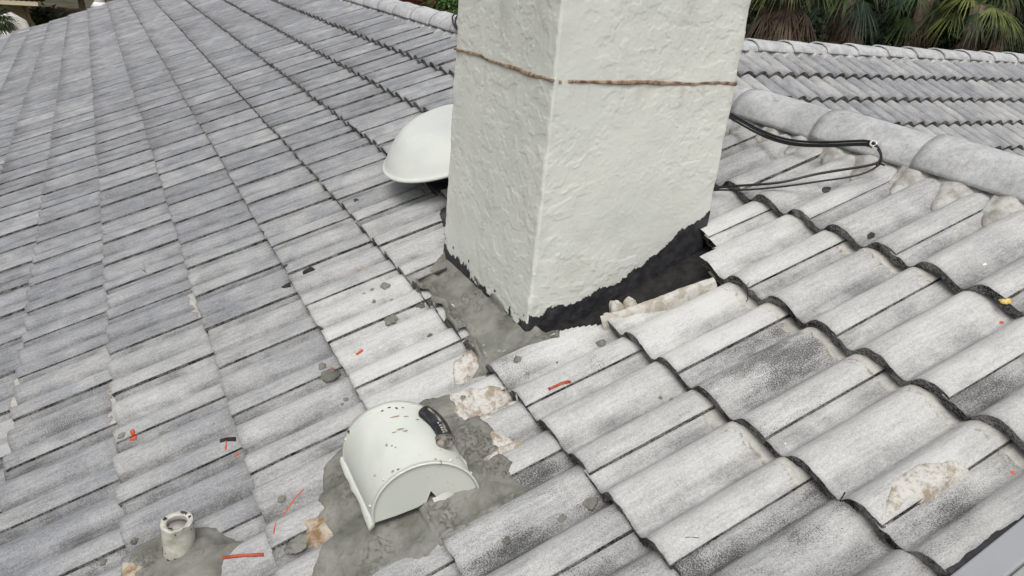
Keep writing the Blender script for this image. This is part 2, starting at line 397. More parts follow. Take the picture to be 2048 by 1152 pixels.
def bite(c,wd,dp): return lambda X: dp*np.clip(1-((X-c)/wd)**2,0,1)
def cut_one(s,v): return main_cut(s,v)|((sdf(CHM,s,v)>-.014)&(s>.340)&(s<.40)&(v>.17)&(v<.66))
for idx,(d,i,j,s0,vj,k,vis) in enumerate(near_specs):
    if not vis and d>1e3+14: continue
    r=random.Random(k*13+5)
    wh=white_at(s0+.17,vj+.15)+r.uniform(-.07,.07); mi=min(.72,mild_at(s0+.17,vj+.15)*r.uniform(.45,1.45)); cr=r.uniform(.5,1) if (s0>.2 and vj<1. and r.random()<.55) else (.8 if (vj<1.5 and r.random()<.10) else .05)
    if r.random()<.12 and vj<1.2: wh+=.10; mi*=.4
    if i==4: cr=0.
    if vj>1.6: wh+=r.uniform(-.03,.03)
    L=E_+.055 if i<4 else .44
    if idx<100:
        near_cut=cut_one if i==1 else main_cut
        arr=tile_arrays(s0,vj,49,27,rw,k,wh,mi,cr,1.0,L,near_cut,broken=(bite(r.uniform(.02,.28),r.uniform(.012,.03),r.uniform(.004,.014)) if r.random()<.12 else None))
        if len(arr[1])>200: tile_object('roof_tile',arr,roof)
    else:
        nx,ny=(29,7) if d<5 else (21,4)
        arrs.append(tile_arrays(s0,vj,nx,ny,rw,k,wh,mi,cr,1.2,L,main_cut))
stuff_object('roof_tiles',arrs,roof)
# back slope, seen only past the ridge
RS=1.905; RX,RZ=RS*CA,RS*SA-.012
def bk(s,v,h):
    s,v,h=np.broadcast_arrays(s,v,h); s=np.asarray(s,float)
    return np.stack([2*RX-(s*CA-h*SA),v+0*s,s*SA+h*CA],-1)
arrs=[]
for i in range(-3,5):
    for j in range(-6,50):
        k+=1; vj=j*W_+(.15 if i%2 else 0)
        arrs.append(tile_arrays(i*E_,vj,21,4,bk,k,.55,.3,.1,1.,E_+.055 if i<4 else .44,None))
stuff_object('back_slope_tiles',arrs,roof)
# deck under the tiles
def slab(name,q,thk,mat,parent):
    q=np.asarray(q,float); n=np.cross(q[1]-q[0],q[3]-q[0]); n/=np.linalg.norm(n); n=n if n[2]>0 else -n
    P=np.concatenate([q,q-n*thk]); return mesh_obj(name,P,[(0,1,2,3),(7,6,5,4),(0,4,5,1),(1,5,6,2),(2,6,7,3),(3,7,4,0)],mat,parent,False)
slab('deck',[rw(-3.15,-2.0,-.075),rw(RS,-2.0,-.075),rw(RS,far_end(RS)-.05,-.075),rw(-3.15,far_end(-3.15)-.05,-.075)],.1,M['deck'],roof)
slab('deck',[bk(-1.1,-2.0,-.075),bk(RS,-2.0,-.075),bk(RS,14.8,-.075),bk(-1.1,14.8,-.075)],.1,M['deck'],roof)

def cap_material():
    m=NT('weathered_ridge_cap',.92,.2); v=m.coords(); n=m.noise(v,7,5,.65,.3); fi=m.noise(v,330,2,.75); f2=m.noise(v,60,4,.65)
    f=m.math('ADD',m.ramp(n,.3,.7,.40,.72),m.ramp(fi,.3,.7,-.14,.14)); f=m.math('ADD',f,m.ramp(f2,.3,.7,-.12,.12))
    c=m.mix(f,(.20,.205,.215),(.66,.665,.67)); st=m.ramp(m.noise(v,16,5,.75),.52,.70); c=m.mix(m.math('MULTIPLY',st,.5),c,(.20,.19,.17)); sp=m.ramp(m.noise(v,260,3,.85),.66,.76); c=m.mix(m.math('MULTIPLY',sp,.6),c,(.05,.05,.05))
    m.base(c); m.bump(m.math('ADD',fi,f2),.5,.002); return m.m
M['cap']=cap_material()
def ridge_cap(P0,axis,L,wide,r0,r1,h0,h1,parent,seed,side=None):
    """half-barrel, wide lifted end at P0+axis*L ; r0,h0 at the near narrow end; side = horizontal direction across"""
    axis=np.asarray(axis,float); side=np.asarray(side,float); up=np.array([0,0,1.])
    nu,nv=25,13; th=np.linspace(-1.48,1.48,nu); t=np.linspace(0,1,nv); TH,T=np.meshgrid(th,t,indexing='ij')
    R=r0+(r1-r0)*T; h=h0+(h1-h0)*T; n=(fbm(TH*3+seed,T*5,seed,4)-.5)*.009
    def S(Rr): return P0+axis*(T*L)[...,None]+side*(np.sin(TH)*(Rr+n)*wide)[...,None]+up*(h+np.cos(TH)*(Rr+n))[...,None]
    A=S(R).reshape(-1,3); B=S(R-.014).reshape(-1,3); nn=nu*nv
    q=grid_faces(nu,nv); fs=[q,q[:,::-1]+nn]; j=np.arange(nu-1)
    for c in (0,nv-1): a=j*nv+c; fs.append(np.stack([a,a+nv,a+nv+nn,a+nn],-1))
    kk=np.arange(nv-1)
    for c in (0,(nu-1)*nv): a=c+kk; fs.append(np.stack([a,a+1,a+1+nn,a+nn],-1))
    o=mesh_obj('ridge_tile',np.concatenate([A,B]),np.concatenate(fs),[M['cap']],parent,True); 
    return o
CAPL=.408
for q in range(-4,38):
    v0=.794-.03-CAPL+q*CAPL
    if v0>13.9: break
    ridge_cap(np.array([RX,v0-.03,RZ-.062]),(0,1,0),CAPL+.045,1.08,.103,.110,-.004,.003,roof,q+50,(1,0,0))

# ragged bedding mortar under the ridge caps, lobed into the channels
def ridge_bed(frame,vr0,vr1,depthfn,mat,name,parent,Hf,sbase,res=.007,seed=3,label=None):
    nv_=int((vr1-vr0)/res)+1; v=np.linspace(vr0,vr1,nv_); t=np.linspace(0,1,34); VV,T=np.meshgrid(v,t,indexing='ij')
    low=sbase-depthfn(v); S=low[:,None]+(sbase+.045-low[:,None])*T
    s_in=S; hh=Hf(s_in,VV); crest=.005
    n=(fbm(VV*14,S*14,seed,4)-.5)*.008+(fbm(VV*70,S*70,seed+3,3)-.5)*.004
    H=-.048+.047*np.clip(T/.8,0,1)**.8+n-(T==0)*.02
    P=frame(S,VV,H).reshape(-1,3)
    return mesh_obj(name,P,grid_faces(nv_,34),[mat],parent,True)
def dep(seed,a,b):
    def f(v):
        i=4; x=np.mod(v-JO[4],W_); val=1-prof(x)/AMP
        return a+b*val*(.35+1.0*vn(v*5,v*0,seed))+.06*(fbm(v*17,v*0,seed+2,4)-.5)
    return f
ridge_bed(rw,-1.6,2.6,dep(3,.035,.085),M['ridge_mortar'],'ridge_mortar',roof,Hs,1.80)
ridge_bed(rw,2.6,13.6,dep(9,.04,.03),M['white_mortar'],'ridge_mortar',roof,Hs,1.80,.03)

# ------------------------------------------------------------------ roof of the wing behind
WY,WZ=3.103,.545
def wf(s,v,h):                   # s up the wing slope (+y), v along +x
    s,v,h=np.broadcast_arrays(s,v,h); s=np.asarray(s,float)
    return np.stack([12-v+0*s,WY+s*CA-h*SA,WZ+s*SA+h*CA],-1)
wing=empty('tiled_roof',(6,WY,WZ-.2),'roof of the lower wing behind the ridge, rows of rounded grey tiles below palms','roof')
specs=[]
WR=.475
for i in range(-8,1):
    for j in range(4,34):
        vj=j*W_+(.15 if i%2 else 0)+.05; k+=1
        y=WY+(i*E_+.17)*CA
        if 12-vj-.15 < RX+(WY+WR*CA-y)-.1: continue
        x,yy,d=px_of(wf(i*E_+.17,vj+.15,0)); vis=1440<x<2100 and yy<340
        specs.append((d if vis else 1e3+d,i,j,vj,k))
specs.sort(); arrs=[]
for idx,(d,i,j,vj,k) in enumerate(specs):
    r=random.Random(k); L=E_+.055 if i<0 else WR-.03
    a=(lambda nx,ny:tile_arrays(i*E_,vj,nx,ny,wf,k,.54+r.uniform(-.07,.07),.22,.15,.8,L,None))
    if idx<100: tile_object('roof_tile',a(37,6),wing)
    else: arrs.append(a(25,4))
stuff_object('roof_tiles',arrs,wing)
RY,RZW=WY+WR*CA,WZ+WR*SA
slab('deck',[wf(-2.9,12-4.4,-.075),wf(-2.9,12-10.3,-.075),wf(WR,12-10.3,-.075),wf(WR,12-1.9,-.075)],.1,M['deck'],wing)
slab('back_slope',[(1.8,RY,RZW-.03),(10.3,RY,RZW-.03),(10.3,RY+3.6,RZW-1.55),(1.8,RY+3.6,RZW-1.55)],.1,M['under'],wing)
for q in range(0,22):
    x0=1.9+q*CAPL
    ridge_cap(np.array([x0+CAPL+.03,RY+.02,RZW-.080]),(-1,0,0),CAPL+.035,1.5,.082,.094,.0,.012,wing,q+200,(0,1,0))
def Hw(s,v): i=np.floor(np.asarray(s)/E_).astype(int); x=np.mod(v-.05-np.where(i%2,.15,0),W_); return prof(x)+BUTT*(1-(s-i*E_)/E_)-C0
def wbed():
    v=np.arange(1.7,10.1,.02); t=np.linspace(0,1,14); VV,T=np.meshgrid(v,t,indexing='ij'); low=.325+.02*(fbm(v*20,v*0,4,3)-.5)
    S=low[:,None]+T*(WR-.06-low[:,None]); hh=Hw(np.minimum(S,.34),VV); rise=sst(0,.55,T)
    H=(hh+.004)*(1-rise)-.012*rise+(fbm(VV*11,T*5,8,4)-.5)*.022*(T>0); H=H-(T==0)*.012
    mesh_obj('ridge_mortar',wf(S,VV,H).reshape(-1,3),grid_faces(len(v),14),[M['white_mortar']],wing,True)
wbed()

# ------------------------------------------------------------------ chimney
chim=empty('chimney',((CHX0+CHX1)/2,(CHY0+CHY1)/2,.1),'square pale stucco chimney with a brown line round it and black tar at its foot','chimney')
ZB,ZT=-.05,1.62
def stucco_h(a,z,sd):            # knock-down trowel texture, metres
    wpx=(fbm(a*6,z*6,sd+40,3)-.5)*.10
    n1=fbm((a+wpx)*30,(z+wpx*.6)*38,sd,5); pl=sst(.50,.515,n1)*.0013*sst(.36,.5,fbm(a*4+2,z*4,sd+50,2))*.8
    n2=fbm(a*48+9,z*40+3,sd+7,4); ridge=np.exp(-((n2-.5)/.008)**2)*.0010*sst(.44,.56,fbm(a*5,z*5,sd+9,2))
    ang=a*.85+z*.5; n3=vn(ang*60+vn(a*9,z*9,sd+3)*3,(z*.9-a*.4)*7,sd+11); drag=np.exp(-((n3-.5)/.018)**2)*.0009*sst(.5,.62,fbm(a*6+4,z*4,sd+13,2))
    return pl+ridge+drag+(fbm(a*9,z*9,sd+20,3)-.5)*.006+(fbm(a*120,z*120,sd+30,2)-.5)*.0009
def ring(z0,z1,res,ofs=0.):
    wx,wy=CHX1-CHX0,CHY1-CHY0
    na,nb=int(wx/res),int(wy/res); a=[];P=[];Nn=[];S=[]
    for (p0,d,n,L,c,sd) in (((CHX0,CHY0),(1,0),(0,-1),wx,na,101),((CHX1,CHY0),(0,1),(1,0),wy,nb,202),((CHX1,CHY1),(-1,0),(0,1),wx,na,303),((CHX0,CHY1),(0,-1),(-1,0),wy,nb,404)):
        c=c if sd in(101,404) else c//4; t=np.linspace(0,L,c,endpoint=False); P.append(np.array(p0)+t[:,None]*np.array(d)); nn=np.tile(np.array(n,float),(c,1))
        e=.006; w0=np.clip(1-t/e,0,1); w1=np.clip(1-(L-t)/e,0,1); nn=nn-np.array(d)*(w0*.8)[:,None]+np.array(d)*(w1*.8)[:,None]
        nn/=np.linalg.norm(nn,axis=1)[:,None]; Nn.append(nn); S.append(np.stack([t,np.full(c,sd),np.minimum(t,L-t)],-1))
    P=np.concatenate(P);Nn=np.concatenate(Nn);S=np.concatenate(S); z=np.arange(z0,z1,res)
    A,Z=np.meshgrid(np.arange(len(P)),z,indexing='ij'); per=np.cumsum(np.r_[0,np.linalg.norm(np.diff(P,axis=0),axis=1)])
    hgt=stucco_h(per[A],Z,77)
    cr=S[A,2]; hgt=hgt-.004*np.clip(1-cr/.006,0,1)**1.5+(vn(Z*26,A*0,5)-.5)*.005*np.clip(1-cr/.03,0,1)
    X=P[A]+Nn[A]*(hgt+ofs)[...,None]
    return np.concatenate([X,Z[...,None]],-1),A,Z,S,per,P
G,A,Z,S_,per,Pp=ring(ZB,ZT,.0031)
mesh_obj('stucco_wall',G.reshape(-1,3),grid_faces(G.shape[0],G.shape[1],True),[M['stucco']],chim,True)
b=MB(); b.box(((CHX0+CHX1)/2,(CHY0+CHY1)/2,ZT+.03),(CHX1-CHX0+.1,CHY1-CHY0+.1,.08)); b.build('chimney_cap',[M['stucco']],chim,False)
# tar coat: shell just proud of the wall, ragged upper edge
def tar_top():
    G,A,Z,S,per,P=ring(.02,.62,.0036,.0016)
    x=P[A][...,0]; y=P[A][...,1]; face=S[A,1]
    lo=x*math.tan(PIT)                                      # roof height at this x
    # front (right-hand) face: band height above the roof along x ; left face: thin irregular band
    hf=np.interp(x,[.47,.50,.56,.62,.72,.82,.90,.97,1.02,1.085],[.026,.012,.010,-.012,-.012,-.018,-.014,.024,.034,.042])
    hl=np.interp(y,[.20,.26,.40,.55,.70,.842],[.024,-.014,-.020,-.006,-.006,.016])
    top=np.where(face<150,hf,np.where(face>350,hl,.01))
    jag=(fbm(per[A]*13,Z*3,61,6)-.5)*.075*sst(.0,.1,per[A]*0+.1)+(fbm(per[A]*90,Z*60,64,3)-.5)*.02
    top=lo+top+jag+.006; spots=fbm(per[A]*45,Z*45,66,3)
    m=(Z<top)|((Z<top+.035)&(spots>.66)&(face>350))
    m&=~((Z>top-.02)&(spots<.30)&(face>350))
    Gf=grid_faces(G.shape[0],G.shape[1],True); mm=m.reshape(-1); keep=mm[Gf].all(1)
    Vv=G.reshape(-1,3); Fc=Gf[keep]; us=np.unique(Fc); mp=-np.ones(len(Vv),int); mp[us]=np.arange(len(us))
    mesh_obj('tar_coating',Vv[us],mp[Fc],[M['tar']],chim,True)
tar_top()
# brown sealant line at one level on both faces
def seal_line(pts0,pts1,zc,wd,face,seed,gaps=()):
    L=abs(pts1-pts0); n=int(L/.003); t=np.linspace(0,1,n); a=pts0+(pts1-pts0)*t; c=np.linspace(-1,1,7)
    wv=wd*(.45+1.1*fbm(a*16,a*0,seed,3)); wv=np.where([any(g0<x<g1 for g0,g1 in gaps) for x in a],.0002,wv)
    zz=zc+(fbm(a*9,a*0,seed+1,3)-.5)*.012
    Aa,Cc=np.meshgrid(np.arange(n),c,indexing='ij'); Zq=zz[Aa]+Cc*wv[Aa]; dpt=.0036+.0006*(1-Cc**2)-.005*(np.abs(Cc)>.99)+(fbm(Aa*.08,Cc*3,seed+5,3)-.5)*.002
    if face=='front': P=np.stack([a[Aa],CHY0-dpt,Zq],-1)
    else: P=np.stack([CHX0-dpt,a[Aa],Zq],-1)
    return P.reshape(-1,3),[tuple(f) for f in grid_faces(n,7)]
b=MB(); b.add(*seal_line(.512,1.086,.902,.0050,'front',5,gaps=((.529,.531),))); b.add(*seal_line(.484,.492,.900,.005,'front',8)); b.build('sealant_line',[M['seal']],chim)
b=MB(); b.add(*seal_line(.845,.200,.900,.0058,'side',9)); b.build('sealant_line',[M['seal']],chim)

# ------------------------------------------------------------------ draped patches (mortar, sealant ...)
def drape(name,polypx,mat,label=None,cat=None,parent=None,lvl=-.006,flat=None,thick=.006,edge=.012,res=.005,fill=0.,bump=.003,taper=.012,seed=1,group=None,extra=None,poly=None,freq=22,over=.0):
    P=np.array(poly if poly is not None else [onr(x,y,-.012) for x,y in polypx]); mn=P.min(0)-.02; mx=P.max(0)+.02
    s=np.arange(mn[0],mx[0],res); v=np.arange(mn[1],mx[1],res); S,Vv=np.meshgrid(s,v,indexing='ij')
    d=sdf(P,S,Vv)+(fbm(S*freq,Vv*freq,seed,4)-.5)*2*edge
    H=Hs(S,Vv)
    # soften the step of a tile end under the patch
    Hm=np.maximum(np.maximum(np.maximum(H,Hs(S,Vv+.007)),Hs(S,Vv-.007)),np.maximum(Hs(S-.012,Vv),Hs(S+.012,Vv)))
    if fill==0: H=np.maximum(H,np.maximum(Hs(S,Vv+.005),Hs(S,Vv-.005)))+0
    base=H*(1-.6*(fill>0))+Hm*.6*(fill>0)
    f=fill*sst(.0,.05,d); base=base*(1-f)+np.maximum(base,lvl+.5*(Hm-lvl).clip(0,1))*f
    if flat is not None: f=flat(S,Vv)*sst(0,.02,d); base=base*(1-f)+lvl*f
    k=sst(0,taper,d); lump=(fbm(S*28,Vv*28,seed+5,4)-.5)*bump*2+(sst(.5,.52,fbm(S*17,Vv*13,seed+8,5))*.7)*bump+(fbm(S*75,Vv*60,seed+9,3)-.5)*bump*.9
    Z=base+k*(thick+lump)-.010*(1-sst(-.006,.002,d))+over
    if extra is not None: Z=Z+extra(S,Vv)*k
    W=rw(S,Vv,Z).reshape(-1,3); Fc=grid_faces(len(s),len(v)); mm=(d>-.008).reshape(-1); Fc=Fc[mm[Fc].all(1)]
    us=np.unique(Fc); mp=-np.ones(len(W),int); mp[us]=np.arange(len(us))
    o=mesh_obj(name,W[us],mp[Fc],[mat],parent,True); return tag(o,label,cat,group)
cx0=CHX0/CA
def fil(S,Vv):                   # fillet climbing the chimney faces
    x=S*CA; dl=np.where((Vv>.17)&(Vv<.9),np.abs(x-CHX0),9); df=np.where((x>.45)&(x<.66),np.abs(Vv-CHY0),9); d=np.minimum(dl,df); return .012*np.clip(1-d/.07,0,1)**1.4
drape('mortar_patch',CHM_PX,
  M['mortar'],'smooth fresh grey mortar sloped along the left foot of the chimney','mortar patch',thick=.007,edge=.008,fill=.8,bump=.002,seed=21,extra=fil,res=.004,lvl=-.036,flat=chm_flat)
def hoodlift(S,Vv): d=np.hypot(S-.01,Vv+.06); return -.004*np.exp(-(d/.2)**2)
drape('mortar_patch',[(855,790),(905,792),(918,822),(960,830),(990,870),(1010,880),(990,900),(1020,925),(1012,940),(1045,960),(1052,975),(1010,1000),(1000,1020),(985,1030),(955,1032),(935,1050),(955,1062),(920,1072),(892,1075),(870,1088),(860,1110),(838,1122),(800,1122),(770,1135),(740,1170),(625,1170),(640,1120),(655,1070),(640,1040),(652,1020),(640,1000),(635,975),(645,940),(668,915),(690,890),(760,830)],
  M['mortar'],'wide rough bed of grey mortar smeared around the white hooded vent','mortar patch',thick=.008,edge=.014,fill=.62,bump=.0045,seed=33,extra=hoodlift,res=.004,freq=26)
drape('mortar_patch',[(326,1055),(300,1085),(270,1105),(268,1130),(230,1160),(285,1200),(420,1200),(438,1150),(445,1120),(490,1075),(455,1062),(430,1052),(395,1060)],
  M['mortar'],'grey mortar collar spread around the short pipe at the bottom left','mortar patch',thick=.007,edge=.010,fill=.7,bump=.0025,seed=45,res=.004,extra=lambda S,Vv:.02*np.exp(-(np.hypot(S+.555,Vv-.095)/.07)**2))
drape('old_mortar_patch',[(880,790),(925,778),(1000,762),(1028,795),(1000,812),(950,822),(985,835),(920,850),(905,820)],M['bare'],'tan patch of old mortar on tiles above and right of the hooded vent','mortar patch',thick=.0035,edge=.015,freq=34,seed=51,res=.004,bump=.002)
drape('old_mortar_patch',[(950,865),(990,858),(1035,872),(1050,885),(1010,905),(970,935),(930,910)],M['bare'],'crumbly beige mortar remnant right of the hooded vent beside the tile ends','mortar patch',thick=.0075,edge=.016,freq=34,seed=52,res=.004,bump=.006)
drape('old_mortar_patch',[(1770,985),(1800,960),(1850,930),(1905,920),(1942,935),(1900,965),(1830,1000),(1790,1030),(1765,1048),(1772,1010)],M['bare'],'beige bare patch on the big tile near the right edge','mortar patch',thick=.0028,edge=.014,freq=34,seed=53,res=.004,bump=.0015)
drape('old_mortar_patch',[(612,1050),(650,1030),(672,1045),(668,1075),(640,1085),(600,1080)],M['rust'],'rusty brown stained mortar left of the grey bed of the hooded vent','mortar patch',thick=.008,edge=.015,freq=34,seed=54,res=.004,bump=.002)
drape('old_mortar_patch',[(255,1138),(300,1132),(345,1140),(330,1180),(250,1180)],M['rust'],'brown stained mortar at the bottom edge below the short pipe','mortar patch',thick=.012,edge=.010,seed=55,res=.004,bump=.002)
drape('old_mortar_patch',[(905,722),(938,695),(958,705),(952,728),(925,745),(905,752)],M['bare'],'small beige flake at the lower end of the chimney mortar','mortar patch',thick=.004,edge=.011,freq=36,seed=56,res=.004,bump=.002)
drape('old_mortar_patch',[(812,568),(835,562),(838,582),(820,588)],M['bare'],'tiny beige flake at the upper left end of the chimney mortar','mortar patch',thick=.004,edge=.005,seed=57,res=.004,bump=.002)
# trough beside the chimney: tar floor and the tan mortar kerb
def strip(name,line,halfw,h,mat,label,cat,seed,parent=None,rag=.006):
    L=np.array(line,float); t=np.linspace(0,len(L)-1,140); cs=np.interp(t,range(len(L)),L[:,0]); cv=np.interp(t,range(len(L)),L[:,1])
    tx=np.gradient(cs);ty=np.gradient(cv);l=np.hypot(tx,ty);nx_,ny_=-ty/l,tx/l; c=np.linspace(-1,1,11)
    T,C=np.meshgrid(np.arange(140),c,indexing='ij'); wv=halfw*(1+.0*T)+(fbm(t[T]*3,C*2,seed,3)-.5)*rag
    S=cs[T]+nx_[T]*C*wv;Vv=cv[T]+ny_[T]*C*wv; H=h+(1-C**4)*.016+(fbm(S*60,Vv*60,seed,3)-.5)*.005-.03*(np.abs(C)>.99)
    return tag(mesh_obj(name,rw(S,Vv,H).reshape(-1,3),grid_faces(140,11),[mat],parent,True),label,cat)
def floor_trough():
    S,Vv=np.meshgrid(np.linspace(.50,1.16,120),np.linspace(-.05,.20,60),indexing='ij')
    H=-.056+.012*sst(.7,.5,S)*sst(.06,.12,Vv)-.035*sst(np.interp(S,[.50,.56,.69,.80,1.0,1.16],[.20,.150,.085,.045,.0,.0]),np.interp(S,[.50,.56,.69,.80,1.0,1.16],[.19,.115,.05,.01,-.04,-.04]),Vv)-.115*sst(.05,.13,Vv)*sst(.62,.74,S)+(fbm(S*22,Vv*22,9,4)-.5)*.02+.035*np.exp(-(((S-.74)/.05)**2+((Vv-.11)/.03)**2))
    H=H-.02*sst(.70,.64,S)*0
    mesh_obj('tar_flashing',rw(S,Vv,H).reshape(-1,3),grid_faces(120,60),[M['deck']],chim,True)
floor_trough()
strip('mortar_kerb',[(.685,.075),(.74,.050),(.82,.026),(.92,.002),(1.01,-.028)],.017,-.020,M['tan'],'narrow tan mortar kerb between the black trough and the tiles right of the chimney','mortar kerb',12)
b=MB()
def blob(mb,c,r,seed,flat=.5,m=0,n=9):
    th=np.linspace(0,2*np.pi,n*2,endpoint=False); ph=np.linspace(0,np.pi/2,n//2+4); T,Ph=np.meshgrid(th,ph,indexing='ij')
    rr=r*(.55+.9*fbm(np.cos(T)*np.sin(Ph)*2.2+seed*3.7+5,np.sin(T)*np.sin(Ph)*2.2+Ph*.8+seed+9,seed,4))
    s,v,h=c; S=s+rr*np.sin(Ph)*np.cos(T);Vv=v+rr*np.sin(Ph)*np.sin(T);Hh=h+rr*flat*np.cos(Ph)-.002
    Hh=Hh+(fbm(S*130,Vv*130,seed+4,3)-.5)*r*.45*np.sin(Ph).clip(.3,1)
    mb.add(rw(S,Vv,Hh),[tuple(f) for f in grid_faces(n*2,n//2+4,True)],m)
# broken rubble in the trough
for q,(x,y,rad) in enumerate([(1232,612,.020),(1258,602,.016),(1215,630,.014)]):
    s,v=onr(x,y,-.02); bb=MB(); blob(bb,(s,v,-.040),rad*1.3,q+3,1.4); o=bb.build('rubble',[M['tan']],None)
    tag(o,['chunk of tan mortar rubble in the middle of the black trough','chunk of brown mortar rubble furthest up the black trough','chunk of pale mortar rubble lowest in the black trough beside the kerb'][q],'rubble','rubble in the trough')

# ------------------------------------------------------------------ small crumbs and marks on the tiles
def crumb(x,y,r,mat,name,label,cat,group=None,flat=.5):
    s,v=onr(x,y,-.012); h=float(Hs(s,v)); 
    for _ in range(2): s,v=onr(x,y,h); h=float(Hs(s,v))
    rad=r/ (F/ px_of(rw(s,v,h))[2]); bb=MB(); blob(bb,(s,v,h),rad,int(x*7+y)%97+1,flat,0,9 if r<8 else 15)
    return tag(bb.build(name,[mat],None),label,cat,group)
MC=[(660,758,22,'large knobbly lump of grey mortar on the tile joint left of the hooded vent'),
(673,755,7,'small mortar crumb touching the right side of the large knobbly lump'),
(644,732,9,'oval mortar crumb just above the large knobbly lump'),
(666,733,5,'mortar crumb above right of the large knobbly lump'),
(686,812,5,'lower of two joined crumbs above left of the hooded vent'),
(695,806,6,'upper of two joined crumbs above left of the hooded vent'),
(592,1085,27,'broad flat slab of grey mortar on the tile left of the hooded vent'),
(770,572,10,'mortar crumb highest on the tiles left of the chimney mortar'),
(744,580,5,'little crumb left of the highest crumb by the chimney mortar'),
(728,587,4,'tiny crumb furthest left in the group by the chimney mortar'),
(782,598,8,'mortar crumb below the highest one by the chimney mortar'),
(751,610,5,'small crumb above the tile joint left of the chimney mortar'),
(844,617,9,'grey crumb close to the left edge of the chimney mortar'),
(785,646,13,'long flattened crumb on the white tile left of the chimney mortar'),
(855,660,6,'crumb near the ragged tip of the chimney mortar'),
(813,634,4,'tiny crumb between the flattened one and the chimney mortar'),
(1035,720,9,'grey crumb on the white tile below the chimney corner'),
(1053,741,5,'small crumb below the crumb under the chimney corner'),
(1113,723,3,'speck of mortar right of the crumbs under the chimney corner'),
(1200,684,10,'flat pale disc of mortar on the tile below the black trough'),
(319,860,15,'knobbly mortar lump lying on a tile joint in the lower left'),
(248,879,8,'grey crumb beside the broken orange tile corner in the lower left'),
(564,999,9,'round crumb left of the hooded vent inside the orange curve'),
(476,994,9,'rounded crumb above right of the short pipe'),
(448,1007,6,'smaller crumb just left of the rounded one above the short pipe'),
(266,1080,8,'angular crumb left of the short pipe'),
(212,1131,8,'crumb at the bottom edge far left of the short pipe'),
(397,1021,4,'tiny crumb directly behind the short pipe'),
(1121,1029,10,'grey crumb on the tile right of the vent mortar'),
(1178,1000,18,'rough flat lump of grey mortar against the tile end right of the hooded vent'),
(1012,1078,9,'pale smear crumb on the tile below right of the vent mortar'),
(927,797,10,'flat grey crumb on the tan patch above the hooded vent'),
(942,786,5,'small crumb on the tan patch above the flat one'),
(1320,797,6,'left of two crumbs on the tile in the lower middle right'),
(1343,798,5,'right of two crumbs on the tile in the lower middle right')]
for x,y,r,l in MC: crumb(x,y,r,M['mortar'],'mortar_crumb',l,'mortar crumb','crumbs of mortar spilled on the tiles',.7 if r<14 else (.22 if r==27 else .5))
for x,y,r,l in [(711,400,7,'black tar fleck on the tile just below the white dome vent'),(617,439,4,'small tar fleck far left of the dome vent'),(667,435,3,'smallest tar fleck below left of the dome vent'),(572,533,5,'black tar drop at a tile corner left of the dark gap'),(1650,371,10,'tar fleck below the thin black cables'),(1739,467,10,'tar fleck at a tile end in the right middle'),(877,512,0,'')]:
    if r: crumb(x,y,r,M['tar'],'tar_fleck',l,'tar fleck','black tar flecks on the tiles',.35)
crumb(725,538,6,M['leaf_o'],'leaf','small orange leaf on a white tile left of the chimney','leaf',None,.4)
crumb(2008,631,10,M['leaf_y'],'leaf','yellow leaf lodged at a tile end by the right edge','leaf',None,.5)
crumb(2003,641,6,M['orange'],'sealant_bead','orange blob under the yellow leaf by the right edge','sealant',None,.4)
for x,y,r,l in [(1968,525,6,'white paint chip on the tile at the upper right'),(1569,575,3,'tiny white chip on the tile right of the black trough'),(1569,884,3,'tiny white chip on the dark stained tile at lower right')]: crumb(x,y,r,M['chip'],'paint_chip',l,'paint chip','white chips on the tiles',.3)
crumb(1907,468,7,M['tan'],'mortar_crumb','tan crumb on a tile at the upper right','mortar crumb',None,.35)
def bead(pts,r,mat,label):
    W=[]
    for (x,y) in pts:
        h=-.012; s,v=onr(x,y,h)
        for _ in range(3): h=float(Hs(s,v)); s,v=onr(x,y,h)
        W.append((s,v))
    W=np.array(W); t=np.linspace(0,len(W)-1,len(W)*9); s=np.interp(t,range(len(W)),W[:,0]); v=np.interp(t,range(len(W)),W[:,1])
    h=np.maximum(Hs(s,v),Hs(s-.004,v)); rr=r*(.6+.8*fbm(t*1.3,t*0,int(pts[0][0]),2)); bb=MB(); bb.tube(rw(s,v,h+r*.1),rr,8); return tag(bb.build('sealant_bead',[mat],None),label,'sealant','orange sealant beads on the tiles')
bead([(441,1117),(470,1113),(500,1113),(534,1119)],.0045,M['brick_red'],'thick red-orange bead across a tile right of the short pipe')
bead([(548,1068),(552,1050),(568,1028),(590,1005),(612,985)],.0020,M['orange'],'thin orange curve left of the hooded vent')
bead([(453,880),(455,893),(459,903),(460,913)],.0026,M['orange'],'short upright orange bead beside the black sliver in the lower left')
bead([(470,911),(478,908)],.004,M['orange'],'orange dab at the tile corner right of the upright bead')
bead([(252,870),(262,867),(272,871)],.0065,M['orange'],'bright orange blob under the chipped tile in the lower left')
bead([(711,706),(718,702),(724,698)],.004,M['orange'],'orange dab on the tile between the lump and the chimney mortar')
bead([(1100,787),(1125,775),(1150,767)],.0040,M['brick_red'],'red-orange dabs along a tile joint below the chimney')
bead([(668,747),(680,743)],.003,M['orange'],'orange tip showing beside the large knobbly lump')
crumb(1562,612,5,M['brick_red'],'sealant_bead','dull red smear under a chipped tile right of the chimney','sealant',None,.2)
crumb(1762,750,4,M['orange'],'sealant_bead','small orange dab at a tile end at the far right','sealant',None,.3)
crumb(2028,905,5,M['orange'],'sealant_bead','orange dab at the extreme right edge','sealant',None,.3)
bead([(512,0+519),(520,515)],.0018,M['tar'],'short black tar streak on a tile left of the dark gap') if False else None
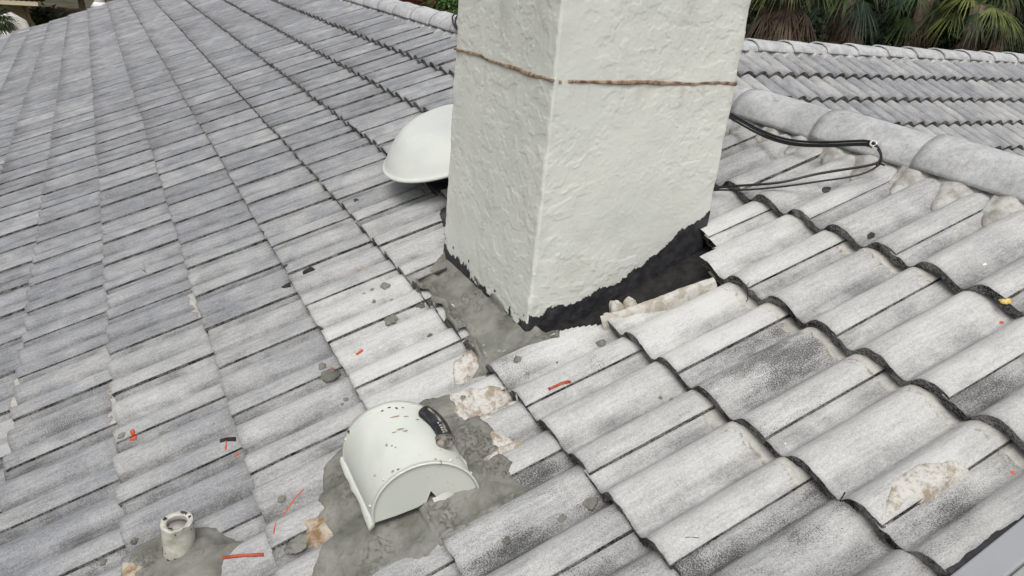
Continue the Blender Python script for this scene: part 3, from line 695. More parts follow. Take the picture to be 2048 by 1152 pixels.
for cp in ([(1357,1076),(1385,1075),(1403,1077),(1413,1080),(1421,1085)],[(291,535),(290,543),(293,552)],[(1488,573),(1500,562),(1518,561),(1534,564)],[(838,395),(846,390),(852,392)],[(1690,985),(1680,1003),(1668,1012)]):
    o=bead(cp,.0011,M['deck'],None); o.name='crack'
    for k_ in ('category','group'): del o[k_]
    wl=o.location.copy(); o.parent=roof; o.location=wl-roof.location
# dark openings where tile corners are missing
for poly in ([(605,541),(622,531),(625,535),(618,542),(608,545)],[(562,573),(578,560),(580,570),(568,574)],[(438,878),(452,873),(469,871),(468,877),(450,880),(440,884)]):
    drape('dark_gap',poly,M['deck'],None,None,roof,thick=.0012,edge=.0012,res=.002,bump=0,taper=.003,seed=3,over=.004)
# grime on the tile beside the grey metal cover
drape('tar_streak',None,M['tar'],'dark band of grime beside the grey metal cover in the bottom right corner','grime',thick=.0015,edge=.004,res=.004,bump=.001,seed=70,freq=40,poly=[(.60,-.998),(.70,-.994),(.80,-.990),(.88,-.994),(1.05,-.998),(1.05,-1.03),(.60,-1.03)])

# ------------------------------------------------------------------ hooded vent
def hood():
    hv=empty('roof_vent',rw(0,-.08,0),'white half-barrel metal roof vent hood set in grey mortar','roof vent')
    A0=np.array([-.112,.070,.020]); A1=np.array([-.114,-.196,.026]); B0=np.array([.142,.008,-.009]); B1=np.array([.127,-.242,-.008])
    n=41; th=np.linspace(0,np.pi,n); L=24
    def sect(t,sh=0,rs=1.):
        a=A0+(A1-A0)*t; b=B0+(B1-B0)*t; c=(a+b)/2; d=(a-b)/2; r=np.linalg.norm(d); up=np.array([.16,0.,1.]); up=up/np.linalg.norm(up)
        return c+np.cos(th)[:,None]*d*rs+np.sin(th)[:,None]*up*r*1.0*rs
    def W(P): P=np.asarray(P); return rw(P[...,0],P[...,1],P[...,2])
    ts=np.linspace(0,1,L); out=np.array([sect(t) for t in ts])
    dn=(fbm(np.arange(L)[:,None]*.25+th*2,th[None,:]*2.2+np.zeros((L,1)),4,3)-.5)*.006; out=out+dn[...,None]*np.array([0,0,1.])
    inn=np.array([sect(t,0,.985) for t in ts])
    P=np.concatenate([W(out).reshape(-1,3),W(inn).reshape(-1,3)]); q=grid_faces(L,n); k=L*n
    fs=[q,q[:,::-1]+k]; j=np.arange(n-1)
    for c in (0,(L-1)*n): a=c+j; fs.append(np.stack([a,a+1,a+1+k,a+k],-1))
    mesh_obj('hood',P,np.concatenate(fs),[M['white_metal']],hv,True)
    # rolled rim at the front edge and the flat front plate with its torn notch
    rim=MB(); rim.tube(W(sect(1.0)*1.0+np.array([0,-.001,0])),.0028,8,0); rim.build('front_rim',[M['white_metal']],hv)
    F1=sect(.985,0,.975); base=np.linspace(F1[-1],F1[0],n)[::-1]
    m=12; fr=np.array([F1*(1-t)+base*t for t in np.linspace(0,1,m)])
    x=np.linspace(0,1,n); notch=np.where((x>.50)&(x<.72),.034*np.clip((.72-x)/.20,0,1)*1.0,0)*1.0
    # lift the lower edge inside the notch
    notch=np.interp(x,[0,.10,.36,.46,.50,.56,.60,1],[.0,.0,.012,.020,.030,.010,.0,.0])[::-1]*0+np.interp(x,[0,.2,.42,.52,.60,.64,1],[0,0,.004,.012,.040,.002,.0])[::1]
    fr[:,:,2]+=notch[None,:]*np.linspace(0,1,m)[:,None]**1.5
    fr[...,1]-=.0015
    back=fr+np.array([0,.0018,0]); P=np.concatenate([W(fr).reshape(-1,3),W(back).reshape(-1,3)]); q=grid_faces(m,n); k=m*n
    a=(m-1)*n+np.arange(n-1); e=np.stack([a,a+1,a+1+k,a+k],-1)
    mesh_obj('front_plate',P,np.concatenate([q,q[:,::-1]+k,e]),[M['white_metal']],hv,False)
    S0=sect(.01,0,.98); bb=np.linspace(S0[-1],S0[0],n)[::-1]; fr=np.array([S0*(1-t)+(bb-[0,0,.02])*t for t in np.linspace(0,1,8)]); mesh_obj('back_plate',W(fr).reshape(-1,3),grid_faces(8,n),[M['white_metal']],hv,False)
    # side flange on the downhill side, with curled strip
    fl=MB()
    t=np.linspace(-.02,1.02,30); a=A0+(A1-A0)*t[:,None]; o=a+np.array([-.013,0,-.004])+np.stack([(vn(t*9,t*0,3)-.5)*.006,0*t,(vn(t*8,t*0,6)-.5)*.004],-1)
    rows=np.array([a+[.002,0,.004],a+[-.003,0,.004],o,o-[0,0,.0025],a-[.001,0,.002]]); fl.add(W(rows).reshape(-1,3),[tuple(f) for f in grid_faces(5,30)]); fl.build('flange',[M['white_metal']],hv)
    fl=MB(); a=B0+(B1-B0)*t[:,None]; o=a+np.array([.010,0,-.006]); rows=np.array([a+[-.002,0,.004],a+[.003,0,.003],o,o-[0,0,.0025]]); fl.add(W(rows).reshape(-1,3),[tuple(f) for f in grid_faces(4,30)]); fl.build('flange',[M['white_metal']],hv)
    for t_,a_ in ((.93,.35),(.93,.95),(.93,2.3),(.93,2.85),(.06,.6),(.06,2.5)):
        i_=int(a_/np.pi*(n-1)); c_=sect(t_,0,1.004)[i_]; bb=MB(); bb.tube(W(np.array([c_-[0,0,.001],c_+[0,0,.0022]])),[.004,.003],8); bb.build('rivet',[M['white_metal']],hv)
    bb=MB(); bb.tube(W(sect(.075)+np.array([0,0,.0004])),.0016,6); bb.build('rear_seam',[M['white_metal']],hv)
    # torn flap hanging by the notch
    c=sect(.985)[0]*0; p0=F1[-1]+(F1[0]-F1[-1])*.40
    fp=MB(); g=[]
    for u in np.linspace(0,1,8):
        for v_ in np.linspace(0,1,5):
            q0=F1[-1]+(F1[0]-F1[-1])*(.22+.20*u); g.append(q0+np.array([0,-.004-.014*v_*u,.022*(1-v_)-.006*v_*u+.003*math.sin(u*5)]))
    g=np.array(g).reshape(8,5,3); fp.add(W(g).reshape(-1,3),[tuple(f) for f in grid_faces(8,5)]); fp.add(W(g+[0,.0015,-.001]).reshape(-1,3),[tuple(f) for f in grid_faces(8,5,flip=True)]); fp.build('torn_flap',[M['white_metal']],hv)
    # chips and scratches, thin raised flakes on the hood surface
    def onhood(t,a): i=int(np.clip((a/np.pi)*(n-1),0,n-2)); S=sect(t,0,1.006); f=a/np.pi*(n-1)-i; return S[i]*(1-f)+S[i+1]*f
    ch=MB(); rr=random.Random(5)
    def fleck(t,a,lt,la,m):
        a=math.pi-a+.12; ch=MB(); c=onhood(t,a); k=9; ring=[]
        for q in range(k):
            an=q/k*2*math.pi; R=rr.uniform(.6,1.2); ring.append(onhood(t+math.cos(an)*lt*R,a+math.sin(an)*la*R)+np.array([0,0,.0009]))
        ch.add(W(np.array(ring+[c+np.array([0,0,.0016])])),[(q,(q+1)%k,k) for q in range(k)],0); ch.build('paint_chip',[M['seal'] if m else M['flake']],hv,False)
    for t,a,lt,la,m in [(.10,1.62,.010,.035,0),(.13,1.50,.018,.035,0),(.13,1.38,.010,.025,0),(.12,1.76,.010,.03,0),(.26,1.62,.010,.10,1),(.28,1.40,.008,.06,1),(.33,1.22,.008,.03,0),(.05,2.55,.035,.03,0),(.955,1.30,.012,.025,1),(.46,1.62,.010,.08,1),(.50,1.55,.012,.05,1),(.48,1.75,.007,.05,1),(.60,1.98,.022,.025,1),(.64,1.90,.008,.02,0),(.68,1.86,.008,.02,1),(.93,2.1,.012,.03,1),(.95,2.0,.008,.03,1)]: fleck(t,a,lt,la,m)
    # tar drip at the back left
    # --- utility knife handle lying along the hood top, near the uphill side
    kn=empty('utility_knife',W(onhood(.3,1.0)),'black curved knife handle with a dusty grey end lying on the white vent hood','utility knife')
    path=[(.20,2.20),(.26,2.33),(.35,2.42),(.46,2.46),(.57,2.44),(.66,2.38),(.76,2.29)]
    pts=np.array([onhood(t,a)+np.array([.004,0,.011]) for t,a in path]); tt=np.linspace(0,6,34); C_=np.stack([np.interp(tt,range(7),pts[:,q]) for q in range(3)],-1)
    for _ in range(3): C_[1:-1]=(C_[:-2]+2*C_[1:-1]+C_[2:])/4
    hw=np.interp(tt,[0,.25,1.2,3,4.4,4.7,5.6,6],[.012,.0195,.0225,.0205,.0175,.0215,.0195,.015]); ht=np.interp(tt,[0,.3,3,6],[.006,.0105,.0110,.0085])
    T=np.gradient(C_,axis=0); T/=np.linalg.norm(T,axis=1)[:,None]; nrm=np.array([.45,0,1.]); nrm/=np.linalg.norm(nrm); side=np.cross(T,nrm); side/=np.linalg.norm(side,axis=1)[:,None]; up=np.cross(side,T)
    def body(i0,i1,name,mat,sc=1.):
        k=20; a=np.linspace(0,2*np.pi,k,endpoint=False); ca=np.sign(np.cos(a))*np.abs(np.cos(a))**.7; sa=np.sign(np.sin(a))*np.abs(np.sin(a))**.7
        P=C_[i0:i1,None]+side[i0:i1,None]*(ca[None,:,None]*hw[i0:i1,None,None]*sc)+up[i0:i1,None]*(sa[None,:,None]*ht[i0:i1,None,None]*sc)
        m_=i1-i0; b=MB(); fs=[(r*k+c,r*k+(c+1)%k,(r+1)*k+(c+1)%k,(r+1)*k+c) for r in range(m_-1) for c in range(k)]+[tuple(range(k))[::-1],tuple((m_-1)*k+c for c in range(k))]
        b.add(W(P).reshape(-1,3),fs); return b.build(name,[mat],kn,True)
    body(0,26,'handle',M['knife']); body(25,34,'blade_collar',M['knife_dust'],1.08)
    b=MB(); P=C_[3:24]+side[3:24]*(-.004)+up[3:24]*ht[3:24,None]*.98; b.tube(W(P),.0034,6); b.build('grip_inlay',[M['knife_dust']],kn)
    b=MB()                                                   # ribs of the collar
    for i in range(27,33):
        P=C_[i]+up[i]*ht[i]*1.08; b.tube(W(np.array([P-side[i]*hw[i]*.8,P+side[i]*hw[i]*.8])),.0014,6)
    b.build('collar_ribs',[M['knife_dust']],kn)
    # worn lettering on the grip inlay
    b=MB()
    for i,g in enumerate([[(0,0,0,2),(0,2,1,2),(1,2,1,1),(0,1,1,1)],[(0,0,1,0),(0,0,0,2),(0,1,1,1),(0,2,1,2)],[(0,0,0,2),(0,2,1,0),(1,0,1,2)],[(0,0,0,2),(0,0,1,0),(0,2,1,2),(1,0,1,2)],[(0,0,1,2),(0,2,1,0)]]):
        c=C_[14+i*2]+up[14+i*2]*(ht[14+i*2]+.0006); s_=side[14]; t_=T[14]
        for x0,y0,x1,y1 in g:
            p0=c+t_*(x0*.0035)+s_*(.001+y0*.0025); p1=c+t_*(x1*.0035)+s_*(.001+y1*.0025); b.tube(W(np.array([p0,p1])),.0005,4)
    b.build('lettering',[M['clip']],kn,False)
hood()
# black tar tail at the hood's back corner
crumb(735,842,5,M['tar'],'tar_fleck','black tar tail at the back left shoulder of the hooded vent','tar fleck',None,.8)

# ------------------------------------------------------------------ pipe stub
def pipe():
    s,v=onr(357,1108,-.01); B=rw(s,v,-.02); pe=empty('vent_pipe',B,'short white-daubed vent pipe standing in mortar at the lower left','vent pipe')
    n=40; Hh=.108; th=np.linspace(0,2*np.pi,n,endpoint=False); zs=np.linspace(-.03,Hh,26); T,Zz=np.meshgrid(th,zs,indexing='ij')
    R=.0365+.0035*(fbm(np.cos(T)*2+5,np.sin(T)*2+Zz*30,7,4)-.5)*2+.0008*np.exp(-((Zz-Hh)/.012)**2)+.002*np.exp(-(Zz/.02)**2)
    ztop=Zz+(Zz/Hh)*(fbm(np.cos(T)*2.5+3,np.sin(T)*2.5,9,3)-.5)*.012
    out=np.stack([B[0]+R*np.cos(T),B[1]+R*np.sin(T),B[2]+ztop],-1); mesh_obj('pipe_wall',out.reshape(-1,3),grid_faces(n,26,True),[M['pvc']],pe,True)
    t=np.linspace(0,1,7); T2,Q=np.meshgrid(th,t,indexing='ij'); R2=R[:,-1][:,None]*(1-Q)+.0235*Q; Zr=ztop[:,-1][:,None]+.003*np.sin(Q*np.pi)-.004*Q+(fbm(np.cos(T2)*4,np.sin(T2)*4+Q*3,12,3)-.5)*.005
    mesh_obj('sealant_rim',np.stack([B[0]+R2*np.cos(T2),B[1]+R2*np.sin(T2),B[2]+Zr],-1).reshape(-1,3),grid_faces(n,7,True),[M['pvc']],pe,True)
    zi=np.array([Hh-.002,Hh-.010,Hh-.016]); T3,Z3=np.meshgrid(th,zi,indexing='ij'); P=np.stack([B[0]+.0240*np.cos(T3),B[1]+.0240*np.sin(T3),B[2]+Z3],-1).reshape(-1,3)
    f=[tuple(x) for x in grid_faces(n,3,True,True)]+[tuple(i*3+2 for i in range(n))]; b=MB(); b.add(P,f); b.build('pipe_bore',[M['pvc_in']],pe)
    rr=random.Random(3)
    for _ in range(46):
        a=rr.uniform(0,2*math.pi); z=rr.choice([rr.uniform(.0,Hh*.95),rr.uniform(.02,.05),rr.uniform(Hh*.85,Hh)]); wa,hz=rr.uniform(.02,.10),rr.uniform(.001,.004); sl=rr.uniform(-.5,1.2)
        k=7; ring=[]; b=MB()
        for q in range(k):
            an=q/k*2*math.pi; R_=rr.uniform(.5,1.2); aa=a+math.cos(an)*wa*R_; z_=z+math.sin(an)*hz*R_+math.cos(an)*wa*R_*.02*sl; ring.append((B[0]+.0405*math.cos(aa),B[1]+.0405*math.sin(aa),B[2]+z_))
        b.add(np.array(ring),[tuple(range(k))]); b.build('dark_flake',[M['flake']],pe,False)
    for a,w_ in ((.9,.28),(2.6,.2),(-2.2,.22),(0.1,.12)):      # dark flakes inside the lip
        b=MB(); g=np.linspace(a-w_,a+w_,6); P=[(B[0]+.0262*math.cos(q),B[1]+.0262*math.sin(q),B[2]+Hh+.001+.0006*i) for i,q in enumerate(g)]+[(B[0]+.0325*math.cos(q),B[1]+.0325*math.sin(q),B[2]+Hh+.005) for q in g[::-1]]
        b.add(np.array(P),[tuple(range(12))]); b.build('dark_flake',[M['flake']],pe,False)
pipe()

# ------------------------------------------------------------------ dome vent behind the chimney
def dome():
    cs,cv,hr,R=.84,1.44,.105,.300
    de=empty('dome_vent',rw(cs,cv,0),'round white dome vent half hidden behind the left side of the chimney','roof vent')
    pr=[(0,.150),(.08,.149),(.14,.144),(.175,.132),(.205,.110),(.235,.080),(.262,.048),(.280,.022),(.289,.010),(.298,.006),(.302,-.001),(.298,-.008),(.288,-.006),(.275,.0),(.2,.02),(0,.03)]
    n=64; P=[];th=np.linspace(0,2*np.pi,n,endpoint=False)
    pr=np.array(pr)*[1,.90]; t=np.linspace(0,len(pr)-1,61); r=np.interp(t,range(len(pr)),pr[:,0]); h=np.interp(t,range(len(pr)),pr[:,1])
    for _ in range(2): r[1:-1]=(r[:-2]+2*r[1:-1]+r[2:])/4; h[1:-1]=(h[:-2]+2*h[1:-1]+h[2:])/4
    T,Q=np.meshgrid(th,np.arange(61),indexing='ij'); mesh_obj('dome_cap',rw(cs+r[Q]*np.cos(T),cv+r[Q]*np.sin(T),hr+h[Q]).reshape(-1,3),grid_faces(n,61,True),[M['dome']],de,True)
    q=[(.15,-.06),(.15,.10),(.19,.11)]; q=np.array(q); T,Q=np.meshgrid(th,np.arange(3),indexing='ij'); mesh_obj('vent_throat',rw(cs+q[Q,0]*np.cos(T),cv+q[Q,0]*np.sin(T),q[Q,1]).reshape(-1,3),grid_faces(n,3,True),[M['tar']],de,True)
    P=[rw(cs+a*.16,cv+b*.16,.0+.010) for a,b in((-1,-1),(1,-1),(1,1),(-1,1))]; slab('base_flashing',np.array(P),.004,M['tar'],de)
    for k in range(3):
        b=MB(); a=k*2.09+.5; b.tube(np.array([rw(cs+.15*math.cos(a),cv+.15*math.sin(a),.08),rw(cs+.26*math.cos(a),cv+.26*math.sin(a),hr+.02)]),.005,6); b.build('bracket',[M['white_metal']],de)
    drape('tar_smear',None,M['tar'],'black tar at the foot of the dome vent beside the chimney','tar',thick=.006,edge=.015,res=.008,fill=.4,bump=.003,seed=77,poly=[(.60,.93),(.72,.87),(.80,.88),(.80,1.18),(.66,1.24),(.60,1.10)])
dome()

# ------------------------------------------------------------------ cables
def smooth(P,n):
    P=np.array(P,float)
    for _ in range(n): Q=np.empty((len(P)*2-1,P.shape[1])); Q[::2]=P; Q[1::2]=(P[:-1]+P[1:])/2; P=Q.copy(); P[1:-1]=(Q[:-2]+2*Q[1:-1]+Q[2:])/4
    return P
def cable(px,r,h0,off=(0,0)):
    W=[]
    for (x,y,*hh) in px:
        h=(hh[0] if hh else h0); W.append(rw(*onr(x+off[0],y+off[1],h),h))
    W=smooth(W,3); s_,v_,h_=W@U,W[:,1],W@N; g=np.maximum(Hs(s_,v_),np.maximum(Hs(s_,v_+.008),Hs(s_,v_-.008)))+.008
    hh=np.where(s_<1.76,np.maximum(h_,g),h_)
    for _ in range(6): hh[1:-1]=np.maximum((hh[:-2]+2*hh[1:-1]+hh[2:])/4,hh[1:-1]*.3+.7*(hh[:-2]+2*hh[1:-1]+hh[2:])/4)
    return rw(s_,v_,hh)
cb=empty('cable',rw(1.6,.35,.02),'pair of black cables looping out from behind the chimney, clipped at the ridge','cable')
b=MB()
loopA=[(1415,205,.05),(1462,226,.05),(1500,250,.045),(1545,272,.04),(1590,283,.035),(1640,285,.04),(1700,283,.045),(1735,280,.06),(1752,288,.06),(1762,305,.05),(1763,318,.04),(1757,326,.035)]
b.tube(cable(loopA+[(1730,333,.03),(1680,340,.025),(1620,350,.022),(1580,362,.022),(1540,368,.022),(1480,371,.020),(1434,375,.015),(1400,380,.02)],0,.03),.0042,8); b.build('cable_run',[M['rubber']],cb)
b=MB(); b.tube(cable([(x+1,y+5,h-.002) for x,y,h in loopA]+[(1735,345,.03),(1700,355,.026),(1640,362,.024),(1580,372,.022),(1520,378,.02),(1470,381,.018),(1434,379,.015),(1400,384,.02)],0,.03),.0032,8); b.build('cable_run',[M['rubber']],cb)
b=MB(); P=cable([(x-3,y+8,h-.008) for x,y,h in loopA[:9]],0,.03); b.tube(P,.0042,8); b.build('cable_run',[M['rubber']],cb)
c=rw(*onr(1747,287,.062),.062); b=MB(); b.tube(np.array([c+.010*(np.cos(a)*np.array([.7,.1,.7])+np.sin(a)*np.array([-.2,.9,0.2])) for a in np.linspace(0,2*np.pi,17)]),.0028,6); b.box(c+np.array([-.006,-.016,-.012]),(.010,.018,.008)); b.build('cable_clip',[M['clip']],cb,False)
c=rw(*onr(1757,326,.04),.04); b=MB(); b.tube(np.array([c+.011*(np.cos(a)*np.array([.2,0,1])+np.sin(a)*np.array([.9,.3,0])) for a in np.linspace(0,2*np.pi,13)]),.0024,6); b.tube(np.array([c,c+np.array([.012,-.014,-.004])]),.003,6); b.build('cable_tie',[M['rubber']],cb,False)
# loop over the ridge on the far side of the chimney
cr=empty('cable',(RX-.08,3.05,RZ),'black cable looped over a ridge tile left of the chimney top','cable')
b=MB()
for dy,rr_ in ((0,.006),(.05,.006)):
    a=np.linspace(-.35,2.9,22); yy=3.22+dy-.30*np.cos((a-.2)*1.0)*.0; 
    P=[(RX-.128*math.cos(q),3.64+dy*math.sin(q)*1.6-.42*(1-math.sin(min(q+.35,math.pi/2)))-.1*max(0,q-1.5),RZ-.062+.130*math.sin(q)) for q in a]; b.tube(np.array(P),rr_,8)
b.build('cable_run',[M['rubber']],cr)
b=MB(); b.box((RX-.135,3.27,RZ-.06),(.012,.03,.02)); b.build('cable_clip',[M['clip']],cr,False)

# ------------------------------------------------------------------ grey metal cover, bottom right corner
mc=empty('metal_cover',rw(.7,-1.3,0),'smooth pale grey metal cover with a raised rim in the bottom right corner','metal cover')
def bar(s0,s1,v0,v1,h0,h1,name,mat):
    P=np.array([rw(s,v,h) for s in(s0,s1) for v in(v0,v1) for h in(h0,h1)]); o=mesh_obj(name,P,[(0,1,3,2),(4,6,7,5),(0,4,5,1),(2,3,7,6),(0,2,6,4),(1,5,7,3)],mat,mc,False)
    bv=o.modifiers.new('b','BEVEL'); bv.width=.004; bv.segments=3; return o
bar(.1,1.5,-1.067,-1.015,-.03,.035,'rim',M['grey_metal']); bar(.1,1.5,-1.75,-1.0685,-.03,.030,'panel',M['grey_metal2'])

# ------------------------------------------------------------------ background
gm=simple('dry_garden_ground',(.035,.04,.02),(.09,.075,.05),.8,.95,.3,.02)
g=mesh_obj('ground',np.array([(-150,-150,-3.9),(150,-150,-3.9),(150,150,-3.9),(-150,150,-3.9)],float),[(0,1,2,3)],gm,None,False); g['kind']='structure'
# the house under the roof
hw_=MB(); wallm=simple('cream_house_wall',(.45,.42,.34),(.52,.48,.40),3)
hw_.box((RX/2-.9+.6,6.2,-2.6),(4.6,16.4,2.6)); hw_.box((6.2,2.7,-2.6),(7.6,3.4,2.6)); tag(hw_.build('house_wall',[wallm],None,False),'cream wall of the house below the tiled roofs','wall')
# neighbour's house, upper left
def house_left():
    Y=24.; e=empty('house',aty(40,60,Y),"neighbour's tan house with pale fascia beyond the upper left end of the roof",'house')
    tanw=simple('tan_house_wall',(.34,.27,.16),(.38,.31,.19),2); 
    A=aty(51,30,Y); Bt=aty(-120,10,Y); b=MB(); b.box(((A[0]+Bt[0])/2-1,Y+2,(A[2]-4)/2),(A[0]-Bt[0]+2,4,abs(-3.9-A[2])*1.0+.6)); b.build('wall',[tanw],e,False)
    C=aty(76,9,Y-.8); D=aty(-120,2,Y-.8); b=MB(); zc=C[2]; b.box(((C[0]+D[0])/2-1,Y-.75,zc+.03),(C[0]-D[0]+2,.12,.14)); b.build('fascia',[simple('pale_yellow_fascia',(.62,.55,.38),(.66,.6,.44),3)],e,False)
    b=MB(); x1=C[0]+.1; x0=D[0]-3
    for i in range(46):
        xx=x0+(x1-x0)*i/45; b.tube(np.array([(xx,Y-.85,zc+.16),(xx,Y+3,zc+1.6)]),.10,8)
    b.build('roof',[simple('maroon_roof',(.12,.04,.03),(.2,.07,.05),5)],e)
    q0=aty(50,12,Y-.1); b=MB(); b.tube(np.array([(q0[0],q0[1],q0[2]),(q0[0]+.05,q0[1],q0[2]-.35),(q0[0]+.12,q0[1],q0[2]-.45),(q0[0]+.12,q0[1],-3.9)]),.055,8); b.build('downspout',[simple('brown_spout',(.2,.15,.09),(.25,.2,.12),5)],e)
house_left()
wc=aty(20,52,20.); b=MB(); th=np.linspace(0,np.pi,15)
b.tube(np.array([(wc[0]-.28,20,wc[2]-.8),(wc[0]-.28,20,wc[2]-.2),(wc[0]-.15,20,wc[2]+.08),(wc[0]+.05,20,wc[2]+.15),(wc[0]+.2,20,wc[2]+.05),(wc[0]+.28,20,wc[2]-.2),(wc[0]+.28,20,wc[2]-.8)]),.16,8)
b.box((wc[0],20,wc[2]-.5),(.7,.25,.8)); tag(b.build('garden_cover',[M['clip']],None),'white rounded garden object behind the palm at the top left corner','garden object')
# dark board fence
fm=simple('dark_fence_boards',(.07,.045,.032),(.19,.125,.09),6,.9,.4)
P0=aty(57,14,27.); P1=aty(250,-2,27.); b=MB(); n=60; rr=random.Random(4)
for i in range(n):
    x=P0[0]-.3+(P1[0]-P0[0]+1.5)*i/n; zt=P0[2]+rr.uniform(-.05,.05); b.box((x,27+rr.uniform(-.02,.02),(zt-3.9)/2),(.135,.03,zt+3.9))
b.build('boards',[fm],None,False); fo=bpy.data.objects['boards']; fe=empty('fence',(P0[0],27,-3.9),'dark brown board fence behind the far end of the roof','fence'); wl=fo.location.copy(); fo.parent=fe; fo.location=wl-fe.location
b=MB(); b.box(((P0[0]+P1[0])/2,27.05,P0[2]-.5),(P1[0]-P0[0]+2,.08,.12)); b.build('rail',[fm],fe,False)

def foliage(name,c,rad,n,size,cols,label,cat,group=None,seed=1,trunk=True,zb=-3.9):
    e=empty(name,(c[0],c[1],zb),label,cat,group); R=np.random.default_rng(seed)
    m=NT('leaves_%d'%seed,.75,.25); v=m.coords(); nn=m.noise(v,2.2,4,.7); n3=m.noise(v,14,2,.7); m.base(m.mix(m.ramp(m.math('ADD',m.math('MULTIPLY',nn,.6),m.math('MULTIPLY',n3,.4)),.4,.62),cols[0],cols[1])); 
    d=R.normal(size=(n,3)); d/=np.linalg.norm(d,axis=1)[:,None]; r=R.uniform(.45,1,n)**.6*(.75+.4*R.random(n)); cl=(np.sin(d[:,0]*7+seed)*np.sin(d[:,1]*6+1)*np.sin(d[:,2]*8))*.18
    P=np.array(c)+d*(r+cl)[:,None]*np.array(rad); a=R.normal(size=(n,3)); a/=np.linalg.norm(a,axis=1)[:,None]; b_=np.cross(a,d); b_/=np.linalg.norm(b_,axis=1)[:,None]+1e-6; sz=size*R.uniform(.6,1.3,n)[:,None]
    q=np.stack([P-a*sz,P+b_*sz*.4,P+a*sz,P-b_*sz*.4],1).reshape(-1,3); mesh_obj('crown',q,np.arange(n*4).reshape(n,4),[m.m],e,False)
    if trunk: b=MB(); b.tube(np.array([(c[0],c[1],zb),(c[0]+.1,c[1],(zb+c[2])/2),(c[0],c[1],c[2])]),[.16,.12,.05],8); b.build('trunk',[simple('bark_%d'%seed,(.08,.06,.045),(.16,.13,.1),12)],e)
    return e
q=aty(88,34,25.5); foliage('shrub',(q[0],25.5,q[2]-.2),(.7,.4,.5),1500,.07,((.012,.02,.008),(.05,.075,.03)),'dark bush in front of the brown fence at the upper left','shrub',seed=11)
q=aty(120,-22,29.); foliage('tree',(q[0]+.5,29,q[2]+.9),(2.6,1.2,1.0),5000,.10,((.01,.016,.007),(.05,.07,.03)),'dark tree above the brown fence at the upper left','tree',seed=12)
q=aty(892,18,12.); foliage('shrub',(q[0]+.6,12.6,q[2]+.1),(.9,.8,.8),6000,.05,((.02,.05,.012),(.09,.18,.04)),'bright green bush behind the ridge beside the chimney','shrub',seed=13)
def house_mid():
    o=aty(862,4,14.); e=empty('house',o,'house with a terracotta red roof beyond the ridge left of the chimney','house')
    red=simple('terracotta_roof',(.20,.05,.035),(.30,.09,.06),9); P=[aty(790,-30,15.),aty(882,15,13.),aty(868,22,13.),aty(770,-6,15.)]
    b=MB(); a,c=np.array(aty(790,-12,16.)),np.array(aty(884,19,12.5))
    for i in range(9):
        off=np.array([.16*i,.05*i,.085*i-.0])*1.0; b.tube(np.array([a+off*[-1,1,1]+[-1.2,0,0],c+off*[-1,1,1]]),.085,8)
    b.build('roof',[red],e); d=c-a; b=MB(); b.tube(np.array([a+[-1.2,0,-.12],c+[0,0,-.12]]),.05,6); b.build('fascia',[simple('dark_red_fascia',(.12,.03,.025),(.16,.05,.04),9)],e)
    wq=aty(866,2,16.5); b=MB(); b.box((wq[0]+.2,17,wq[2]-1.6),(1.3,.2,4)); b.build('wall',[simple('cream_wall',(.55,.5,.38),(.6,.56,.45),3)],e,False)
house_mid()
q=aty(872,8,15.); b=MB()
for i in range(3): b.tube(np.array([(q[0],15,q[2]-.25+i*.12),(q[0],15,q[2]-.17+i*.12)]),[.14-.02*i,.09-.02*i],12)
b.tube(np.array([(q[0],15,-3.9),(q[0],15,q[2]-.2)]),.06,8); tag(b.build('fountain',[M['chip']],None),'white tiered garden ornament beyond the red roof','garden ornament')

# far vent pipe on the main roof
q=onr(198,9,0); B=rw(q[0],q[1],-.03); b=MB(); b.tube(np.array([B,B+[0,0,.34]]),.085,16); pe=empty('vent_pipe',B,'white vent pipe at the far upper left end of the roof','vent pipe'); b.build('pipe_wall',[M['chip']],pe)
b=MB(); b.tube(np.array([B+[0,0,-.02],B+[0,0,.07]]),[.16,.09],16); b.build('boot',[M['chip']],pe)

